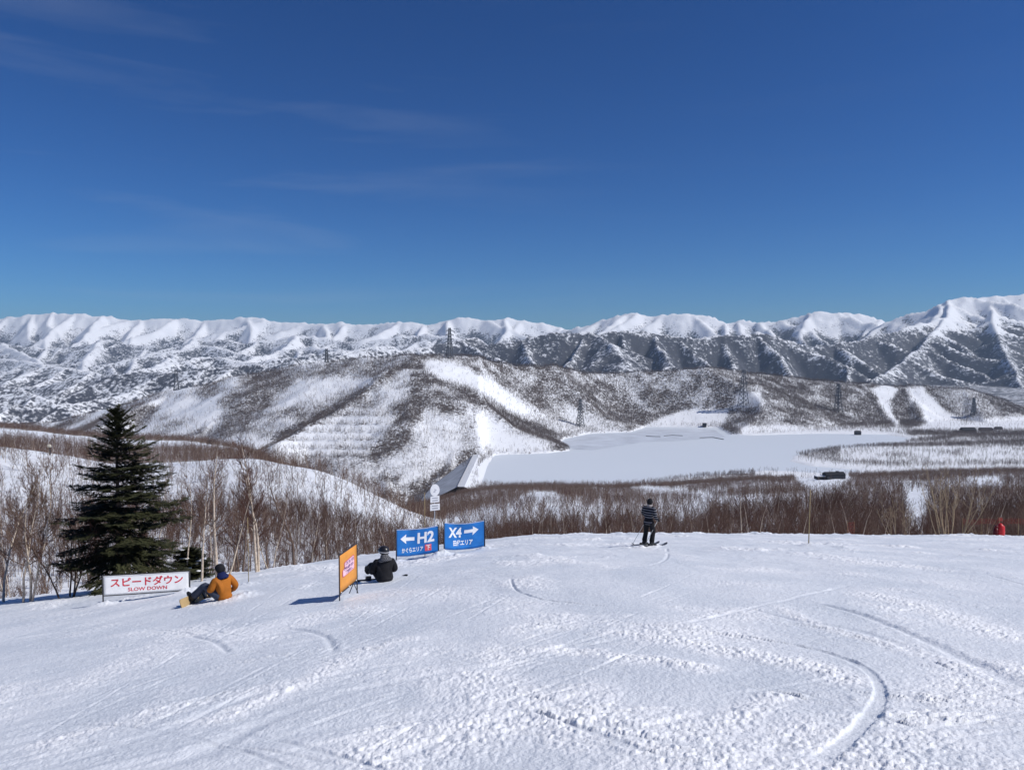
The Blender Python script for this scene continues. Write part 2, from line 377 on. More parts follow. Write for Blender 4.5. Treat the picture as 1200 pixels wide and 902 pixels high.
def mat(name, col, rough=.6, spec=.3, noise=None, bump=None, metal=0):
    """plain principled material with a little procedural unevenness: noise=(scale, amount)  bump=(scale, strength)"""
    m = bpy.data.materials.new(name); m.use_nodes = True; t = m.node_tree; b = t.nodes['Principled BSDF']
    b.inputs['Roughness'].default_value = rough; b.inputs['Specular IOR Level'].default_value = spec; b.inputs['Metallic'].default_value = metal
    c = (*col, 1); b.inputs['Base Color'].default_value = c
    tcn = t.nodes.new('ShaderNodeTexCoord')
    if noise is None: noise = (8, .15)
    n = t.nodes.new('ShaderNodeTexNoise'); n.inputs['Scale'].default_value = noise[0]; n.inputs['Detail'].default_value = 4
    mr = t.nodes.new('ShaderNodeMapRange'); mr.inputs[1].default_value = .3; mr.inputs[2].default_value = .7; mr.inputs[3].default_value = 1 - noise[1]; mr.inputs[4].default_value = 1 + noise[1]
    mx = t.nodes.new('ShaderNodeVectorMath'); mx.operation = 'SCALE'; mx.inputs[0].default_value = col
    t.links.new(tcn.outputs['Object'], n.inputs[0]); t.links.new(n.outputs[0], mr.inputs[0]); t.links.new(mr.outputs[0], mx.inputs['Scale']); t.links.new(mx.outputs[0], b.inputs['Base Color'])
    if bump:
        n2 = t.nodes.new('ShaderNodeTexNoise'); n2.inputs['Scale'].default_value = bump[0]; n2.inputs['Detail'].default_value = 3
        bp = t.nodes.new('ShaderNodeBump'); bp.inputs['Strength'].default_value = bump[1]; bp.inputs['Distance'].default_value = .02
        t.links.new(tcn.outputs['Object'], n2.inputs[0]); t.links.new(n2.outputs[0], bp.inputs['Height']); t.links.new(bp.outputs[0], b.inputs['Normal'])
    return m
SNOW = (.86, .875, .90)
def snow_mat(name, scales, dist, strength, c1=SNOW, c2=(.82, .845, .88)):
    m = bpy.data.materials.new(name); m.use_nodes = True; t = m.node_tree; b = t.nodes['Principled BSDF']
    b.inputs['Roughness'].default_value = .55; b.inputs['Specular IOR Level'].default_value = .35
    g = t.nodes.new('ShaderNodeTexCoord'); h = None
    for sc_, w in scales:
        n = t.nodes.new('ShaderNodeTexNoise'); n.inputs['Scale'].default_value = sc_; n.inputs['Detail'].default_value = 4
        t.links.new(g.outputs['Object'], n.inputs[0]); mu = t.nodes.new('ShaderNodeMath'); mu.operation = 'MULTIPLY_ADD'; mu.inputs[1].default_value = w
        t.links.new(n.outputs[0], mu.inputs[0])
        if h is None: mu.inputs[2].default_value = 0
        else: t.links.new(h.outputs[0], mu.inputs[2])
        h = mu
    bp = t.nodes.new('ShaderNodeBump'); bp.inputs['Strength'].default_value = strength; bp.inputs['Distance'].default_value = dist
    t.links.new(h.outputs[0], bp.inputs['Height']); t.links.new(bp.outputs[0], b.inputs['Normal'])
    n = t.nodes.new('ShaderNodeTexNoise'); n.inputs['Scale'].default_value = scales[0][0] * .12; n.inputs['Detail'].default_value = 3
    r = t.nodes.new('ShaderNodeMixRGB'); r.inputs[1].default_value = (*c1, 1); r.inputs[2].default_value = (*c2, 1)
    t.links.new(g.outputs['Object'], n.inputs[0]); t.links.new(n.outputs[0], r.inputs[0]); t.links.new(r.outputs[0], b.inputs['Base Color'])
    return m
def wooded_mat(name, sc1, sc2, dark, dist):
    """snow with bare wood, scrub and rock where the 'wood' attribute says so; 'wood' is the share of ground covered"""
    m = bpy.data.materials.new(name); m.use_nodes = True; t = m.node_tree; b = t.nodes['Principled BSDF']; N = t.nodes.new; K = t.links.new
    b.inputs['Roughness'].default_value = .75; b.inputs['Specular IOR Level'].default_value = .2
    g = N('ShaderNodeTexCoord'); a = N('ShaderNodeAttribute'); a.attribute_name = 'wood'
    n1 = N('ShaderNodeTexNoise'); n1.inputs['Scale'].default_value = sc1; n1.inputs['Detail'].default_value = 6; n1.inputs['Roughness'].default_value = .72
    n2 = N('ShaderNodeTexNoise'); n2.inputs['Scale'].default_value = sc2; n2.inputs['Detail'].default_value = 3
    K(g.outputs['Object'], n1.inputs[0]); K(g.outputs['Object'], n2.inputs[0])
    ad = N('ShaderNodeMath'); ad.operation = 'MULTIPLY_ADD'; ad.inputs[1].default_value = .74
    m2 = N('ShaderNodeMath'); m2.operation = 'MULTIPLY'; m2.inputs[1].default_value = .26; K(n2.outputs[0], m2.inputs[0])
    K(n1.outputs[0], ad.inputs[0]); K(m2.outputs[0], ad.inputs[2])
    # threshold: (noise-.5)*4+.5 < wood
    s1 = N('ShaderNodeMapRange'); s1.inputs[1].default_value = .36; s1.inputs[2].default_value = .64; s1.inputs[3].default_value = 0; s1.inputs[4].default_value = 1
    K(ad.outputs[0], s1.inputs[0])
    sb = N('ShaderNodeMath'); sb.operation = 'SUBTRACT'; K(a.outputs['Fac'], sb.inputs[0]); K(s1.outputs[0], sb.inputs[1])
    fr = N('ShaderNodeMapRange'); fr.inputs[1].default_value = -.16; fr.inputs[2].default_value = .16; K(sb.outputs[0], fr.inputs[0])
    mx = N('ShaderNodeMixRGB'); mx.inputs[1].default_value = (*SNOW, 1); mx.inputs[2].default_value = (*dark, 1)
    K(fr.outputs[0], mx.inputs[0]); K(mx.outputs[0], b.inputs['Base Color'])
    bp = N('ShaderNodeBump'); bp.inputs['Strength'].default_value = .6; bp.inputs['Distance'].default_value = dist
    K(n1.outputs[0], bp.inputs['Height']); K(bp.outputs[0], b.inputs['Normal'])
    return m
M_SNOW = snow_mat('snow_groomed', [(38, 1.0), (9, 1.2)], .02, .55)
M_SNOWM = snow_mat('snow_hillside', [(.6, 1.0), (.12, 2.0)], .6, .35)
M_LAKE = snow_mat('snow_on_lake_ice', [(.05, 1.0), (.012, 1.0)], .3, .12, (.69, .735, .785), (.65, .70, .755))
M_HILL = wooded_mat('snow_and_scrub', .16, .03, (.10, .082, .075), 1.5)
M_MTN = wooded_mat('snow_and_forest', .042, .008, (.055, .058, .070), 7.0)

def polar(name, s0, s1, ns, Dv, zfun, skirt=.0):
    s = np.linspace(s0, s1, ns); Dv = np.asarray(Dv)
    X = Dv[:, None] * s[None, :]; Y = np.repeat(Dv[:, None], ns, 1); Z = zfun(X, Y)
    if skirt: Z[0] -= skirt
    idx = np.arange(X.size).reshape(X.shape)
    Fq = np.stack([idx[:-1, :-1], idx[:-1, 1:], idx[1:, 1:], idx[1:, :-1]], -1).reshape(-1, 4)
    me = mesh_np(name, np.stack([X, Y, Z], -1).reshape(-1, 3), Fq); smooth(me)
    return me, X, Y, Z
def structure(name, me, m): o = link(name, me, m); o['kind'] = 'structure'; return o

# ---------------- ski slope: churned snow with tracks
def pts_on_slope(pl):
    out = []
    for a, b in pl:
        d = ray(a, b); lo, hi = 2.5, 46.
        f_ = lambda D: d[2] * D / d[1] + 1.6 + .178 * D + .00064 * D * D + .118 * .5 * (math.sqrt((d[0] * D / d[1] - 1) ** 2 + 4) - (d[0] * D / d[1] - 1))
        for _ in range(30):
            m = .5 * (lo + hi)
            if f_(m) < 0: hi = m
            else: lo = m
        out.append(Vector((d[0] * hi / d[1], hi, 0)))
    return out
TRACKS = [  # (pixels, half width at start and end, depth, berm, soft)
 ([(640, 722), (720, 730), (800, 738), (880, 747), (950, 759), (1000, 776), (1022, 792), (1031, 810), (1026, 830), (1006, 853), (972, 880), (930, 912)], (.012, .085), .0128, .005, 0),
 ([(940, 703), (1010, 721), (1080, 748), (1140, 776), (1210, 812)], (.05, .16), .018, .006, 1),
 ([(860, 708), (930, 726), (1010, 740), (1090, 770)], (.05, .12), .012, .004, 1),
 ([(598, 676), (601, 686), (612, 695), (640, 704), (680, 709), (730, 713)], (.03, .03), .014, .006, 0),
 ([(150, 915), (240, 880), (330, 838), (420, 808), (520, 788), (640, 772)], (.16, .10), .014, .005, 1),
 ([(40, 905), (180, 862), (300, 815), (420, 786), (560, 766)], (.12, .10), .012, .005, 1),
 ([(300, 740), (340, 736), (380, 745), (392, 768)], (.08, .09), .020, .006, 1),
 ([(220, 745), (250, 752), (268, 765)], (.07, .08), .018, .006, 1),
 ([(780, 640), (782, 652), (765, 662), (700, 668)], (.04, .06), .012, .005, 0),
 ([(420, 902), (560, 850), (700, 812), (800, 800)], (.09, .09), .010, .004, 1),
 ([(640, 760), (760, 742), (900, 708), (1010, 682)], (.06, .05), .009, .005, 0),
 ([(0, 762), (120, 757), (260, 752), (420, 742)], (.05, .05), .008, .005, 0),
 ([(870, 640), (990, 652), (1120, 668), (1220, 690)], (.05, .05), .012, .008, 1),
 ([(760, 850), (860, 828), (960, 818), (1000, 822)], (.05, .10), .010, .004, 1),
]
BANDS = [  # belts of crumbs thrown up beside the turns: (pixels, half width, strength)
 ([(690, 737), (760, 746), (850, 762), (930, 776), (985, 792), (1000, 812)], .22, 1.0), ([(585, 768), (640, 759), (700, 766), (790, 778), (850, 790)], .16, 1.0),
 ([(400, 905), (520, 860), (640, 830), (740, 825)], .55, .75), ([(800, 880), (880, 830), (930, 812)], .20, .7), ([(880, 905), (800, 870), (700, 850), (620, 850)], .5, .8),
 ([(1000, 690), (1080, 712), (1150, 735), (1215, 752)], .30, .8), ([(900, 706), (960, 733), (1050, 757), (1140, 786), (1210, 822)], .14, .7),
 ([(10, 885), (200, 832), (400, 792)], .30, .6), ([(210, 860), (330, 812), (430, 765), (500, 745)], .22, .7), ([(1020, 905), (1080, 850), (1150, 800), (1215, 775)], .40, .6),
 ([(120, 745), (230, 738), (330, 752)], .35, .4), ([(470, 690), (560, 700), (640, 715)], .5, .45), ([(840, 642), (880, 646), (930, 644)], .4, .8), ([(925, 648), (1000, 655), (1060, 660)], .4, .6),
 ([(300, 660), (420, 668), (470, 660), (560, 650)], .7, .8)]
_r = random.Random(4)
for k in range(420):
    x0 = _r.uniform(-40, 1240); y0 = _r.uniform(645, 890); ln = _r.uniform(120, 520) * (.4 + (y0 - 640) / 300)
    sl = (-.32 if x0 < 560 else .18) * _r.uniform(-.1, 1.2) * (.3 + (y0 - 640) / 200); cv = _r.uniform(-.0006, .0006)
    TRACKS.append(([(x0 + ln * q, y0 + sl * ln * q + cv * (ln * q) ** 2) for q in np.linspace(0, 1, 7) if 640 + abs(x0 + ln * q - 800) * .03 < y0 + sl * ln * q + cv * (ln * q) ** 2 < 915], (_r.uniform(.012, .03), _r.uniform(.012, .045)), _r.uniform(.003, .0075) * (1 if sl < 0 else .4), _r.uniform(.002, .006), k % 2))
CRUMB = []
def slope_z(X, Y):
    x = X.ravel(); y = Y.ravel(); Z = ground(x, y)
    near = 1 + .5 * sm(10, 30, y)
    tr = np.zeros(x.shape); calm = np.ones(x.shape); lump = np.zeros(x.shape)
    def along(pl, reach):
        q = np.array([(p.x, p.y) for p in pts_on_slope(pl)])
        tq = np.linspace(0, len(q) - 1, 30); i = np.clip(tq.astype(int), 0, len(q) - 2); f = (tq - i)[:, None]
        p0 = q[np.maximum(i - 1, 0)]; p1 = q[i]; p2 = q[i + 1]; p3 = q[np.minimum(i + 2, len(q) - 1)]
        q = .5 * ((2 * p1) + (p2 - p0) * f + (2 * p0 - 5 * p1 + 4 * p2 - p3) * f * f + (3 * p1 - p0 - 3 * p2 + p3) * f ** 3)
        lo = q.min(0) - reach; hi = q.max(0) + reach
        k = np.nonzero((x > lo[0]) & (x < hi[0]) & (y > lo[1]) & (y < hi[1]))[0]
        xs, ys = x[k], y[k]; d2 = np.full(len(k), 1e9); sg = np.zeros(len(k)); tt = np.zeros(len(k))
        for j in range(len(q) - 1):
            e = q[j + 1] - q[j]; wx = xs - q[j, 0]; wy = ys - q[j, 1]; l2 = e @ e + 1e-9
            t = np.clip((wx * e[0] + wy * e[1]) / l2, 0, 1); dd = (wx - t * e[0]) ** 2 + (wy - t * e[1]) ** 2
            c = dd < d2; d2 = np.where(c, dd, d2); sg = np.where(c, np.sign(e[0] * wy - e[1] * wx), sg); tt = np.where(c, (j + t) / 29, tt)
        return k, np.sqrt(d2), sg, tt, xs, ys
    for pl, hwd, strength in BANDS:
        k, d, sg, tt, xs, ys = along(pl, 3 * hwd)
        d = d * (1 + .6 * fbm(xs * 2.5, ys * 2.0, 3, 74)); lump[k] = np.maximum(lump[k], strength * np.exp(-(d / hwd) ** 2) * sm(0, .15, tt) * sm(1, .85, tt))
    for pl, (h0, h1), dep, berm, soft in TRACKS:
        if len(pl) < 3: continue
        k, d, sg, tt, xs, ys = along(pl, 5 * max(h0, h1))
        if not len(k): continue
        hw = (h0 + (h1 - h0) * tt ** 1.3) * (1 + .25 * perlin(xs * 1.5, ys * 1.2, 75)); d = d * (1 + .18 * perlin(xs * 6, ys * 6, 71)); fade = sm(0, .15, tt) * sm(1, .86, tt) * (1 if dep > .012 else sm(-.5, .2, perlin(xs * .9, ys * .7, 76)))
        ins = np.clip(1 - (d / hw) ** 2, 0, 1) ** 2 if soft else np.clip(1 - (d / hw) ** 6, 0, 1)
        side = np.where(sg > 0, 1.0, .35)
        tr[k] += fade * (-dep * ins + berm * side * np.exp(-((d - hw * 1.4) / (.4 * hw)) ** 2) * (.6 + .8 * perlin(xs * 8, ys * 8, 77)))
        calm[k] = np.minimum(calm[k], 1 - fade * ins * (.55 if soft else .95))
    lump = np.maximum(lump, .75 * sm(.02, .5, fbm(x / 2.2 + .1 * y, y / 3.6, 4, 61)))
    th = rad(28) - rad(42) * sm(-2.5, 2.5, x); u = x * np.cos(th) + y * np.sin(th); v = -x * np.sin(th) + y * np.cos(th)
    z = .055 * fbm(x / 5, y / 8, 3, 62) + .022 * fbm(x / 1.3, y / 2.2, 3, 63) * near
    z += calm * (.018 * fbm(u / 3.2, v / .26, 3, 64) + .012 * perlin(u / .9, v / .07, 65) * sm(-.3, .4, perlin(x / 1.7, y / 2.3, 73)) * (1 - .6 * lump)) * near
    far_k = 1 + .8 * sm(9, 30, y)
    z += calm * far_k * lump * (.42 * domes(x / .050, y / .055, 66) * .05 + .55 * domes(x / .031 + 9, y / .033, 67) * .031 + .026 * domes(x / .12, y / .13, 78) * sm(.15, .55, perlin(x / .5, y / .5, 79)))
    z += sm(11, 28, y) * calm * (.06 + lump) * (.11 * domes(x / .24, y / .42, 81) * sm(-.1, .5, perlin(x / 1.1, y / 2.2, 82)) + .05 * domes(x / .13, y / .22, 83))
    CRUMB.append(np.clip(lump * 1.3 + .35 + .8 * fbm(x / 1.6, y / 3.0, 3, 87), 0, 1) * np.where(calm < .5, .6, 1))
    z += calm * (.35 + .65 * lump) * (.016 * domes(x / .15 + 3, y / .17, 68) * sm(.2, .6, perlin(x / .7, y / .7, 69)) + .014 * domes(x / .036, y / .040, 70) + .007 * perlin(x / .09, y / .10, 80))
    # heaps at the posts and along the brow
    for p_, D_, h_ in ((464.5, 26.5, .10), (514, 27.2, .12), (520, 27.3, .10), (568, 28.2, .12), (121, 21.5, .10), (222, 22.5, .14), (947, 25.5, .07), (398, 15.8, .05), (291, 22.5, .08), (285, 18.2, .10), (509, 29.5, .12)):
        x0 = (p_ - 600) / 900 * D_ * 1.012; r2 = ((x - x0) / .30) ** 2 + ((y - D_) / .45) ** 2; z += h_ * np.exp(-r2) * (1 + .5 * perlin(x / .09, y / .12, 88))
    z += sm(0, 1, 1 - np.abs(y - 47) / 7) * sm(-2, 6, x) * (.14 * domes(x / .42, y / .8, 72) * sm(-.2, .5, perlin(x / 2.1, y / 3, 84)) + .10 * domes(x / .2, y / .4, 85) + .08 * perlin(x / 1.8, y / 3, 86))
    Z = Z + z + tr - .3 * (np.abs(x / y) > .7385)
    return Z.reshape(X.shape)
Dn = [3.3]
while Dn[-1] < 58: Dn.append(Dn[-1] + .0150 * (Dn[-1] / 4.2) ** 1.13)
me, _x, _y, _z = polar('ski_slope', -.74, .74, 1040, Dn, slope_z)
NEAR = (_x, _y, _z)
def z_near(x, y):
    """height of the finished snow surface on the slope"""
    i = np.clip(np.searchsorted(Dn, y), 1, len(Dn) - 1); j = np.clip((x / y + .74) / 1.48 * 1039, 0, 1038.99)
    j0 = int(j); f = j - j0; return float(NEAR[2][i, j0] * (1 - f) + NEAR[2][i, j0 + 1] * f)
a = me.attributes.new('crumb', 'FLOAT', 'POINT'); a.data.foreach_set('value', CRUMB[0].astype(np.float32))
M_PISTE = M_SNOW.copy(); M_PISTE.name = 'snow_on_piste'; t = M_PISTE.node_tree     # scraped hard snow is greyer than loose crumbs; its tilt shading is painted in too
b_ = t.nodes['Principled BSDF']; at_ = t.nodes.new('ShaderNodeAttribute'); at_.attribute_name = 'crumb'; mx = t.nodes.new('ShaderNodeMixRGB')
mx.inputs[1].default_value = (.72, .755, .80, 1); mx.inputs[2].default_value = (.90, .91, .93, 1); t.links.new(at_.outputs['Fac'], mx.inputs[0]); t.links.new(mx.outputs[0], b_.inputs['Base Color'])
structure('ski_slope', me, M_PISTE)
# slope behind and beside the camera
gx = np.linspace(-60, 60, 90); gy = np.linspace(-70, 3.6, 70); X, Y = np.meshgrid(gx, gy); Z = piste(X, Y) - .06 + .05 * fbm(X / 5, Y / 8, 3, 62)
ii = np.arange(X.size).reshape(X.shape)
me = mesh_np('slope_uphill', np.stack([X, Y, Z], -1).reshape(-1, 3), np.stack([ii[:-1, :-1], ii[:-1, 1:], ii[1:, 1:], ii[1:, :-1]], -1).reshape(-1, 4)); smooth(me)
structure('slope_uphill', me, M_SNOW)
for sgn, nm in ((-1, 'slope_beside'), (1, 'slope_beside')):
    s = np.concatenate([np.linspace(.68, 1.3, 90), np.linspace(1.32, 3.2, 50)]) * sgn; s = s if sgn > 0 else s[::-1]; Dv = np.geomspace(3.3, 58, 130)
    X = Dv[:, None] * s[None]; Y = np.repeat(Dv[:, None], 140, 1); Z = ground(X, Y) + .055 * fbm(X / 5, Y / 8, 3, 62) + .05 * fbm(X / .9, Y / 1.1, 3, 63) - .35 * sm(.735, .69, np.abs(X / Y)); ii = np.arange(X.size).reshape(X.shape)
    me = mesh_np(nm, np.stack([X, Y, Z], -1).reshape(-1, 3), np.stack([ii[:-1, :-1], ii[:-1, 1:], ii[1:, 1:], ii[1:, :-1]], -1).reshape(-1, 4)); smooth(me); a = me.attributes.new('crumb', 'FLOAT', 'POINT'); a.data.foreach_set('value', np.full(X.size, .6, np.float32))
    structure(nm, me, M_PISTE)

# ---------------- valley side, wooded hill, mountains, lake
me, *_ = polar('valley_side', -.95, .95, 420, np.geomspace(57.3, 1490, 250), ground, .5)
structure('valley_side', me, M_SNOWM)
def set_wood(me, w): a = me.attributes.new('wood', 'FLOAT', 'POINT'); a.data.foreach_set('value', np.asarray(w, np.float32).ravel())

def inpoly(px, row, pl): return poly_sd(px, row, np.array(pl, float))
# how much of the hill is wooded, from the photograph's clearings: (polygon in pixels, cover, soft edge in pixels)
HILL_MARK = [
 ([(500, 420), (520, 420), (620, 470), (690, 508), (640, 512), (600, 500), (560, 470), (520, 445)], .30, 8),
 ([(492, 422), (530, 424), (580, 450), (622, 482), (612, 490), (570, 476), (530, 452), (500, 436)], .03, 4),
 ([(520, 447), (545, 452), (600, 484), (640, 500), (655, 510), (642, 518), (600, 503), (560, 482)], .95, 5),
 ([(560, 480), (600, 505), (648, 520), (640, 533), (560, 530), (552, 505)], .02, 9),
 ([(487, 416), (495, 418), (440, 455), (380, 492), (330, 516), (318, 512), (400, 470), (450, 437)], 1.1, 5),
 ([(470, 418), (487, 416), (430, 440), (380, 455), (330, 470), (300, 462), (330, 438), (400, 425)], .75, 8),
 ([(312, 462), (350, 444), (430, 442), (440, 448), (400, 462), (340, 478), (312, 478)], .10, 7),
 ([(170, 470), (225, 462), (250, 470), (270, 488), (240, 500), (200, 490)], .04, 8),
 ([(250, 510), (262, 485), (300, 450), (330, 440), (345, 450), (310, 478), (290, 505)], .85, 8),
 ([(490, 455), (505, 470), (498, 500), (470, 525), (440, 545), (430, 535), (460, 500), (468, 470)], 1.05, 8),
 ([(340, 515), (400, 490), (455, 470), (455, 500), (430, 535), (380, 540), (335, 530)], .30, 10),
 ([(478, 520), (500, 478), (540, 490), (553, 520), (535, 535), (500, 560), (470, 570)], .26, 8),
 ([(545, 470), (560, 478), (556, 515), (548, 528), (540, 515)], .40, 6),
 ([(660, 470), (700, 488), (735, 505), (700, 508), (660, 490)], .25, 8),
 ([(780, 488), (800, 480), (852, 480), (850, 497), (800, 500), (752, 500)], .02, 4),
 ([(862, 462), (890, 458), (895, 475), (860, 478)], .10, 6),
 ([(1022, 455), (1042, 450), (1056, 458), (1044, 470), (1045, 485), (1058, 500), (1050, 502), (1034, 480)], .02, 3),
 ([(1062, 455), (1080, 454), (1095, 468), (1120, 490), (1340, 485), (1340, 506), (1060, 506), (1084, 496), (1078, 480)], .02, 4),
 ([(1046, 470), (1054, 457), (1066, 470), (1076, 492), (1060, 497), (1046, 484)], 1.0, 3),
 ([(1090, 455), (1130, 455), (1170, 478), (1180, 488), (1130, 492), (1110, 478)], .55, 8),
 ([(860, 497), (1060, 500), (1065, 512), (870, 512)], .10, 5),
]
def hill_wood(px, row, x, y):
    n = fbm(x / 130, y / 130, 4, 81); w = np.where(px < 480, .58, .98) + .42 * n
    w = np.where(px < 260, 0.44 + .6 * n, w) - 1.25 * np.clip(ridged(x / 170, y / 170, 4, 31) - .55, -.3, .3)
    for pl, c, soft in HILL_MARK:
        k = sm(soft, -soft, inpoly(px + 3 * fbm(x / 60, y / 60, 3, 82), row, pl)); w = w * (1 - k) + (c + .22 * n * (c > .05)) * k
    # old terraces cut across the open face
    if True:
        k = sm(3, -3, inpoly(px, row, [(884, 511), (1400, 509), (1400, 565), (884, 565)])); w = w * (1 - k) + (.07 + .1 * n) * k
    tz_ = sm(8, -8, inpoly(px, row, [(330, 500), (440, 478), (455, 500), (430, 540), (340, 535)]))
    w = w + tz_ * .30 * np.sin(row * 2 * np.pi / 9.5)
    return np.clip(w, 0, 1)
Dh = np.concatenate([np.linspace(1470, 2300, 130)[:-1], np.linspace(2300, 3400, 130)])
me, X, Y, Z = polar('hill', -.95, .95, 560, Dh, ground, .6)
PX, RW = project(X, Y, Z)
set_wood(me, np.where((Z < ZL + 1.5) & (X / Y > -.055), 0, hill_wood(PX, RW, X, Y) * .62))
structure('hill', me, M_HILL)
Dm = np.concatenate([np.geomspace(3390, 5900, 155)[:-1], np.geomspace(5900, 8200, 90)[:-1], np.geomspace(8200, 12800, 115)])
me, X, Y, Z = polar('mountains', -.88, .88, 700, Dm, ground, 2)
gy_, gx_ = np.gradient(Z); dD = np.gradient(Dm)[:, None]; sl = np.hypot(gy_ / dD, gx_ / (X[:, 1:2] - X[:, :1]))
n = fbm(X / 420, Y / 420, 5, 91); n2 = fbm(X / 1500, Y / 1500, 3, 92)
tree = np.where(Y > 7000, 150 + 0 * X, 170 + 0 * X) + 150 * n
w = sm(90, -90, Z - tree) * np.where(X / Y < -.1, np.where(Y < 5600, .54, .44), .78) + .16 * n2 + .30 * (sl - .6) + .12 * n
w = np.where(Y > 8000, w * .95, w) - .25 * sm(250, 420, Z)
_k = np.hanning(27)[1:-1]; _k /= _k.sum()
Zb = np.apply_along_axis(lambda v: np.convolve(np.pad(v, 12, mode='edge'), _k, 'valid'), 1, Z)
w = w - np.clip((Z - Zb) / 75., -.22, .34) + .05; w = np.where(w > .5, .5 + (w - .5) * .62, w)
set_wood(me, np.clip(w, 0, 1))
structure('mountains', me, M_MTN)
# frozen lake
bm = bmesh.new(); vs = [bm.verts.new((a, b, ZL)) for a, b in LAKE]; bm.faces.new(vs)
bmesh.ops.triangulate(bm, faces=bm.faces[:]); bmesh.ops.recalc_face_normals(bm, faces=bm.faces[:])
for f in bm.faces:
    if f.normal.z < 0: f.normal_flip()
me = bpy.data.meshes.new('lake'); bm.to_mesh(me); bm.free(); structure('lake', me, M_LAKE)

# ------------------------------------------------------------------ trees
M_BARK = mat('pale_birch_bark', (.52, .43, .34), .8, .2, (14, .35))
M_BARKB = mat('brown_bark', (.15, .105, .08), .85, .2, (14, .3))
M_TWIG = mat('reddish_twigs', (.092, .046, .035), .85, .15, (1.2, .3))
M_TWIGG = mat('grey_brown_twigs', (.16, .105, .080), .85, .15, (1.2, .3))
M_TAN = mat('tan_shrub_bark', (.36, .27, .17), .8, .2, (10, .3))
M_NEED = mat('fir_needles', (.046, .049, .022), .7, .25, (2.5, .5))
M_FARW = mat('far_wood', (.165, .132, .118), .9, .1, (.5, .25))
def prism(V, Fc, p0, p1, r0, r1, n):
    p0 = np.asarray(p0); p1 = np.asarray(p1); t = p1 - p0; l = np.linalg.norm(t)
    if l < 1e-6: return
    t = t / l; a = np.array([1, 0, 0]) if abs(t[0]) < .8 else np.array([0, 1, 0]); a = a - t * (a @ t); a /= np.linalg.norm(a); b = np.cross(t, a)
    k = len(V)
    for p, r in ((p0, r0), (p1, r1)):
        for i in range(n):
            th = 2 * math.pi * i / n; V.append(p + (a * math.cos(th) + b * math.sin(th)) * r)
    for i in range(n): Fc.append((k + i, k + (i + 1) % n, k + n + (i + 1) % n, k + n + i))
def rot(d, ax, th):
    ax = ax / np.linalg.norm(ax); return d * math.cos(th) + np.cross(ax, d) * math.sin(th) + ax * (ax @ d) * (1 - math.cos(th))
def grow(rnd, h, stems=1, spread=.25, first=.3, nb=16, sub=5, lean=0., r0=None, up=.9, tw=3, wig=.10, blen=.42):
    """bare tree: (trunk segments, branch segments)"""
    T = []; B = []
    for s in range(stems):
        az = rnd.uniform(0, 6.28); tilt = (spread * rnd.uniform(.4, 1.1) if stems > 1 else 0)
        d = np.array([math.cos(az) * math.sin(tilt) + lean, math.sin(az) * math.sin(tilt), math.cos(tilt)]); d /= np.linalg.norm(d)
        hh = h * rnd.uniform(.75, 1.0) if stems > 1 else h
        p = np.array([math.cos(az) * .05 * (stems > 1) * stems, math.sin(az) * .05 * (stems > 1) * stems, -.25]); n = 9; r = (r0 or .011 * h + .02) * (.75 if stems > 1 else 1); pts = [p]
        for i in range(n):
            d = d + np.array([rnd.gauss(0, wig), rnd.gauss(0, wig), .06]); d /= np.linalg.norm(d)
            q = p + d * (hh + .25) / n; f0 = 1 - i / n; f1 = 1 - (i + 1) / n
            T.append((p, q, r * (.12 + .88 * f0), r * (.12 + .88 * f1), d)); p = q; pts.append(p)
        m = max(2, int(nb / (1 if stems == 1 else stems * .55)))
        for k in range(m):
            f = first + (1 - first) * (k + rnd.random()) / m; i = min(n - 1, int(f * n)); fr = f * n - i
            a, b_, ra, rb, dd = T[len(T) - n + i]; q = a + (b_ - a) * fr; rr = (ra + (rb - ra) * fr) * .55
            az2 = rnd.uniform(0, 6.28); el = rnd.uniform(.35, .8) * up + .25 * f
            bd = np.array([math.cos(az2) * math.cos(el), math.sin(az2) * math.cos(el), math.sin(el)])
            L_ = hh * blen * (1.05 - f * .8) * rnd.uniform(.6, 1.15); limb(rnd, B, q, bd, L_, max(rr, .008), sub, tw)
    return T, B
def limb(rnd, B, p, d, L_, r, sub, tw):
    n = 4; q = p
    for i in range(n):
        d = d + np.array([rnd.gauss(0, .13), rnd.gauss(0, .13), .10]); d = d / np.linalg.norm(d)
        e = q + d * L_ / n; B.append((q, e, r * (1 - .8 * i / n), r * (1 - .8 * (i + 1) / n), d))
        if i > 0 or tw > 2:
            for s in range(max(1, sub // 2)):
                ax = np.array([rnd.gauss(0, 1) for _ in range(3)]); td = rot(d, ax, rnd.choice((-1, 1)) * rnd.uniform(.4, .9)); td[2] += .25; td /= np.linalg.norm(td)
                l2 = L_ * rnd.uniform(.22, .5); m = q + (e - q) * rnd.random(); c = m + td * l2
                B.append((m, c, r * .38, r * .12, td))
                for w in range(tw):
                    ax = np.array([rnd.gauss(0, 1) for _ in range(3)]); wd = rot(td, ax, rnd.uniform(.35, .9)); wd[2] += .15; wd /= np.linalg.norm(wd)
                    g = m + (c - m) * rnd.uniform(.3, 1); B.append((g, g + wd * l2 * rnd.uniform(.35, .7), r * .2, r * .07, wd))
        q = e
def seg_mesh(name, segs, n, rmin=0., m=None, big=None):
    V = []; Fc = []
    for p, q, a, b, _ in segs: prism(V, Fc, p, q, max(a, rmin), max(b, rmin * .6), n)
    me = mesh_np(name, np.array(V), np.array(Fc)); smooth(me)
    if m: me.materials.append(m)
    return me
